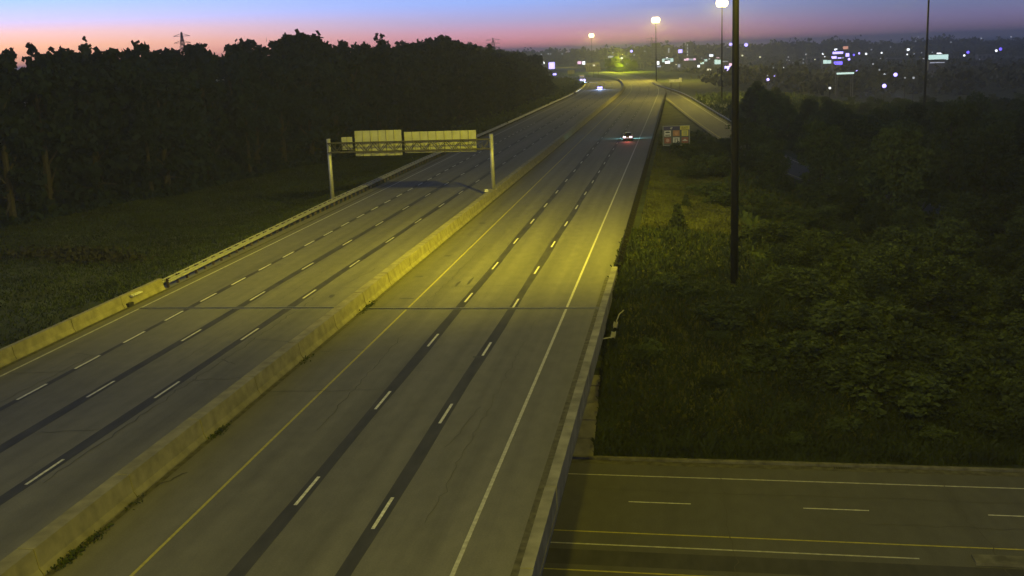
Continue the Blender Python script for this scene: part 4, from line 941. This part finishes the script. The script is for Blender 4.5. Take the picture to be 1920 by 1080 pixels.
# ------------------------------------------------------------------ vehicles (front faces +y locally)
m_tyre = mat('tyre_rubber', (.02,.02,.02), .9); m_rim = mat('wheel_rim', (.3,.3,.32), .4, .8); m_glass = mat('car_glass', (.01,.012,.015), .08, spec=.8)
m_tail = em('tail_light_glow', (1.0,.62,.72), 5.5); m_tail2 = em('tail_light_red', (1.0,.18,.16), 2.0); m_head = em('head_light_glow', (.36,.30,1.0), 2.8)
m_plate = mat('number_plate', (.6,.6,.6), .5, emis=(.8,.55,.6), es=.5)  # plate has its own emission in place of lamp light on it
def car(name, label, cat, x, y, rz, paint, kind='sedan', lit_rear=True, head_r=.17):
    t = empty(name, (x, y, 0), rz); tag(t, label, cat); m = mat(name+'_paint', paint, .3, .3, spec=.6)
    Lh = 2.35 if kind == 'sedan' else 2.4
    prof = [(-Lh,.45,.80),(-Lh+.08,.9,.86),(-1.7,1.0,.9),(1.0,.98,.9),(2.0,.84,.88),(Lh-.02,.62,.80)]
    rings = []
    for yy, zt_, hw in prof: rings.append([(-hw,yy,.28),(hw,yy,.28),(hw,yy,zt_*.72),(hw*.9,yy,zt_),(-hw*.9,yy,zt_),(-hw,yy,zt_*.72)])
    body = MB().loft(rings).build('body', m, t)
    roof = 1.46 if kind == 'sedan' else 1.75; back = -1.75 if kind == 'sedan' else -2.25
    cab = [(back,.99,.78,.98),(back+.55,roof-.03,.60,.99),(.1,roof,.60,.99),(1.05,.97,.76,.96)]
    MB().loft([[(-a,yy,z0),(a,yy,z0),(a*.86,yy,max(zt_,z0+.01)),(-a*.86,yy,max(zt_,z0+.01))] for yy, zt_, a, z0 in cab]).build('cabin_glass', m_glass, t)
    MB().box(-.55,.55,back+.6,.15,roof-.02,roof+.03).build('roof', m, t)
    for sx in (-1, 1):
        for wy in (-1.45, 1.4):
            w = MB().tube((sx*.72, wy, .33), (sx*.93, wy, .33), .33, k=14).build('wheel', m_tyre, t); MB().tube((sx*.925, wy, .33), (sx*.945, wy, .33), .2, k=10).build('rim', m_rim, w)
        MB().box(sx*.62-.18, sx*.62+.18, Lh-.12, Lh+.03, .52, .68).build('headlight', m_head if not lit_rear or True else m_rim, t)
        MB().box(sx*.60-.24, sx*.60+.24, -Lh-.03, -Lh+.14, .62, .88).build('taillight', m_tail if lit_rear else m_tail2, t)
        MB().box(sx*.95-.08, sx*.95+.08, .7, .85, .95, 1.08).build('mirror', m, t)
        if not lit_rear: 
            MB().ball((sx*.62, Lh+.02, .6), head_r, 10, 6).build('headlight_glare', m_head, t, True)  # oversized glowing ball gives the headlight glare its shape
    MB().box(-.85,.85,-Lh-.08,-Lh+.1,.32,.5).build('bumper', m_dark, t); MB().box(-.26,.26,-Lh-.05,-Lh-.01,.56,.7).build('number_plate', m_plate, t)
    return t
CYAN = (.35, .95, 1.0)
car('car', 'car driving away in the right lanes with tail lights lit', 'car', -9.75, 213.5, 0, (.05,.02,.03))
for sx in (-.62, .62):
    lamp('SPOT', (-9.75+sx, 216.1, .72), 900, CYAN, (-9.75+sx*7, 219.5, .0), 120, 1.0, .1)
lamp('SPOT', (-9.75, 210.9, .8), 260, (1.0, .18, .12), (-9.75, 203, 0), 120, 1, .1)
def oncoming(px_, py_):
    x, y = ground_at(px_, py_, .65); return x, y
for px_, py_, lb_, nm, hr in ((1125, 164, 'oncoming car nearest to the camera with blue-white headlights', 'car', .6), (1038, 139, 'farthest oncoming car left of the lorry with blue-white headlights', 'car', .85)):
    x, y = oncoming(px_, py_); car(nm, lb_, 'car', x, y, math.pi+heading(y, True), (.06,.06,.08), lit_rear=False, head_r=hr)
    h_ = heading(y, True); lamp('SPOT', (x+math.sin(h_)*2.8, y-2.6, .8), 9000, (.4,.55,1.0), (x+math.sin(h_)*12, y-14, 0), 120, .9, .1)
x, y = oncoming(1091, 151.5); t = empty('lorry', (x, y, 0), math.pi+heading(y, True)); tag(t, 'oncoming lorry with tall box body and glaring headlights', 'lorry')
m_lw = mat('lorry_body_paint', (.35,.35,.36), .5); 
MB().box(-1.25,1.25,-7,1.2,1.0,3.7).build('cargo_box', m_lw, t)
MB().loft([[(-1.2,1.4,.5),(1.2,1.4,.5),(1.2,1.4,3.0),(-1.2,1.4,3.0)],[(-1.2,3.0,.5),(1.2,3.0,.5),(1.15,3.0,2.9),(-1.15,3.0,2.9)],[(-1.2,3.5,.5),(1.2,3.5,.5),(1.1,3.5,1.7),(-1.1,3.5,1.7)]]).build('cab', mat('cab_paint', (.12,.12,.2), .4), t)
MB().quad((-1.0,3.46,1.75),(1.0,3.46,1.75),(1.0,3.06,2.75),(-1.0,3.06,2.75)).build('windscreen', m_glass, t)
MB().box(-1.2,1.2,3.5,3.6,.4,.75).build('bumper', m_dark, t)
for sx in (-1, 1):
    for wy in (2.5,-4.5,-5.7): w = MB().tube((sx*.85, wy, .5), (sx*1.2, wy, .5), .5, k=12).build('wheel', m_tyre, t)
    MB().ball((sx*.9, 3.62, .95), .9, 10, 6).build('headlight', m_head, t, True); MB().box(sx*.7-.12, sx*.7+.12, 3.0, 3.1, 2.95, 3.1).build('marker_lamp', m_head, t); MB().box(sx*1.35-.1, sx*1.35+.1, 3.0, 3.1, 1.8, 2.4).build('mirror', m_dark, t)  # headlight balls made oversized to imitate their glare
h_ = heading(y, True); lamp('SPOT', (x+math.sin(h_)*4.2, y-4, 1.0), 16000, (.4,.6,1.0), (x+math.sin(h_)*18, y-18, 0), 100, .9, .1)

# ------------------------------------------------------------------ thin haze, added to lift the darks and give lamps halos
mb = MB().box(-6400, 6400, -600, 9400, -10, 36.5)
me = bpy.data.meshes.new('haze'); me.from_pydata(mb.v, [], mb.f)
mh = bpy.data.materials.new('haze'); mh.use_nodes = True; t_ = mh.node_tree
for n in list(t_.nodes):
    if n.type != 'OUTPUT_MATERIAL': t_.nodes.remove(n)
vp = t_.nodes.new('ShaderNodeVolumePrincipled'); vp.inputs['Density'].default_value = .00032; vp.inputs['Color'].default_value = (.9,.9,.95,1); vp.inputs['Anisotropy'].default_value = .35
t_.links.new(vp.outputs[0], [n for n in t_.nodes if n.type == 'OUTPUT_MATERIAL'][0].inputs['Volume'])
me.materials.append(mh); tag(link('haze', me), 'thin haze added over the whole valley to lift the darks', 'haze', kind='stuff')
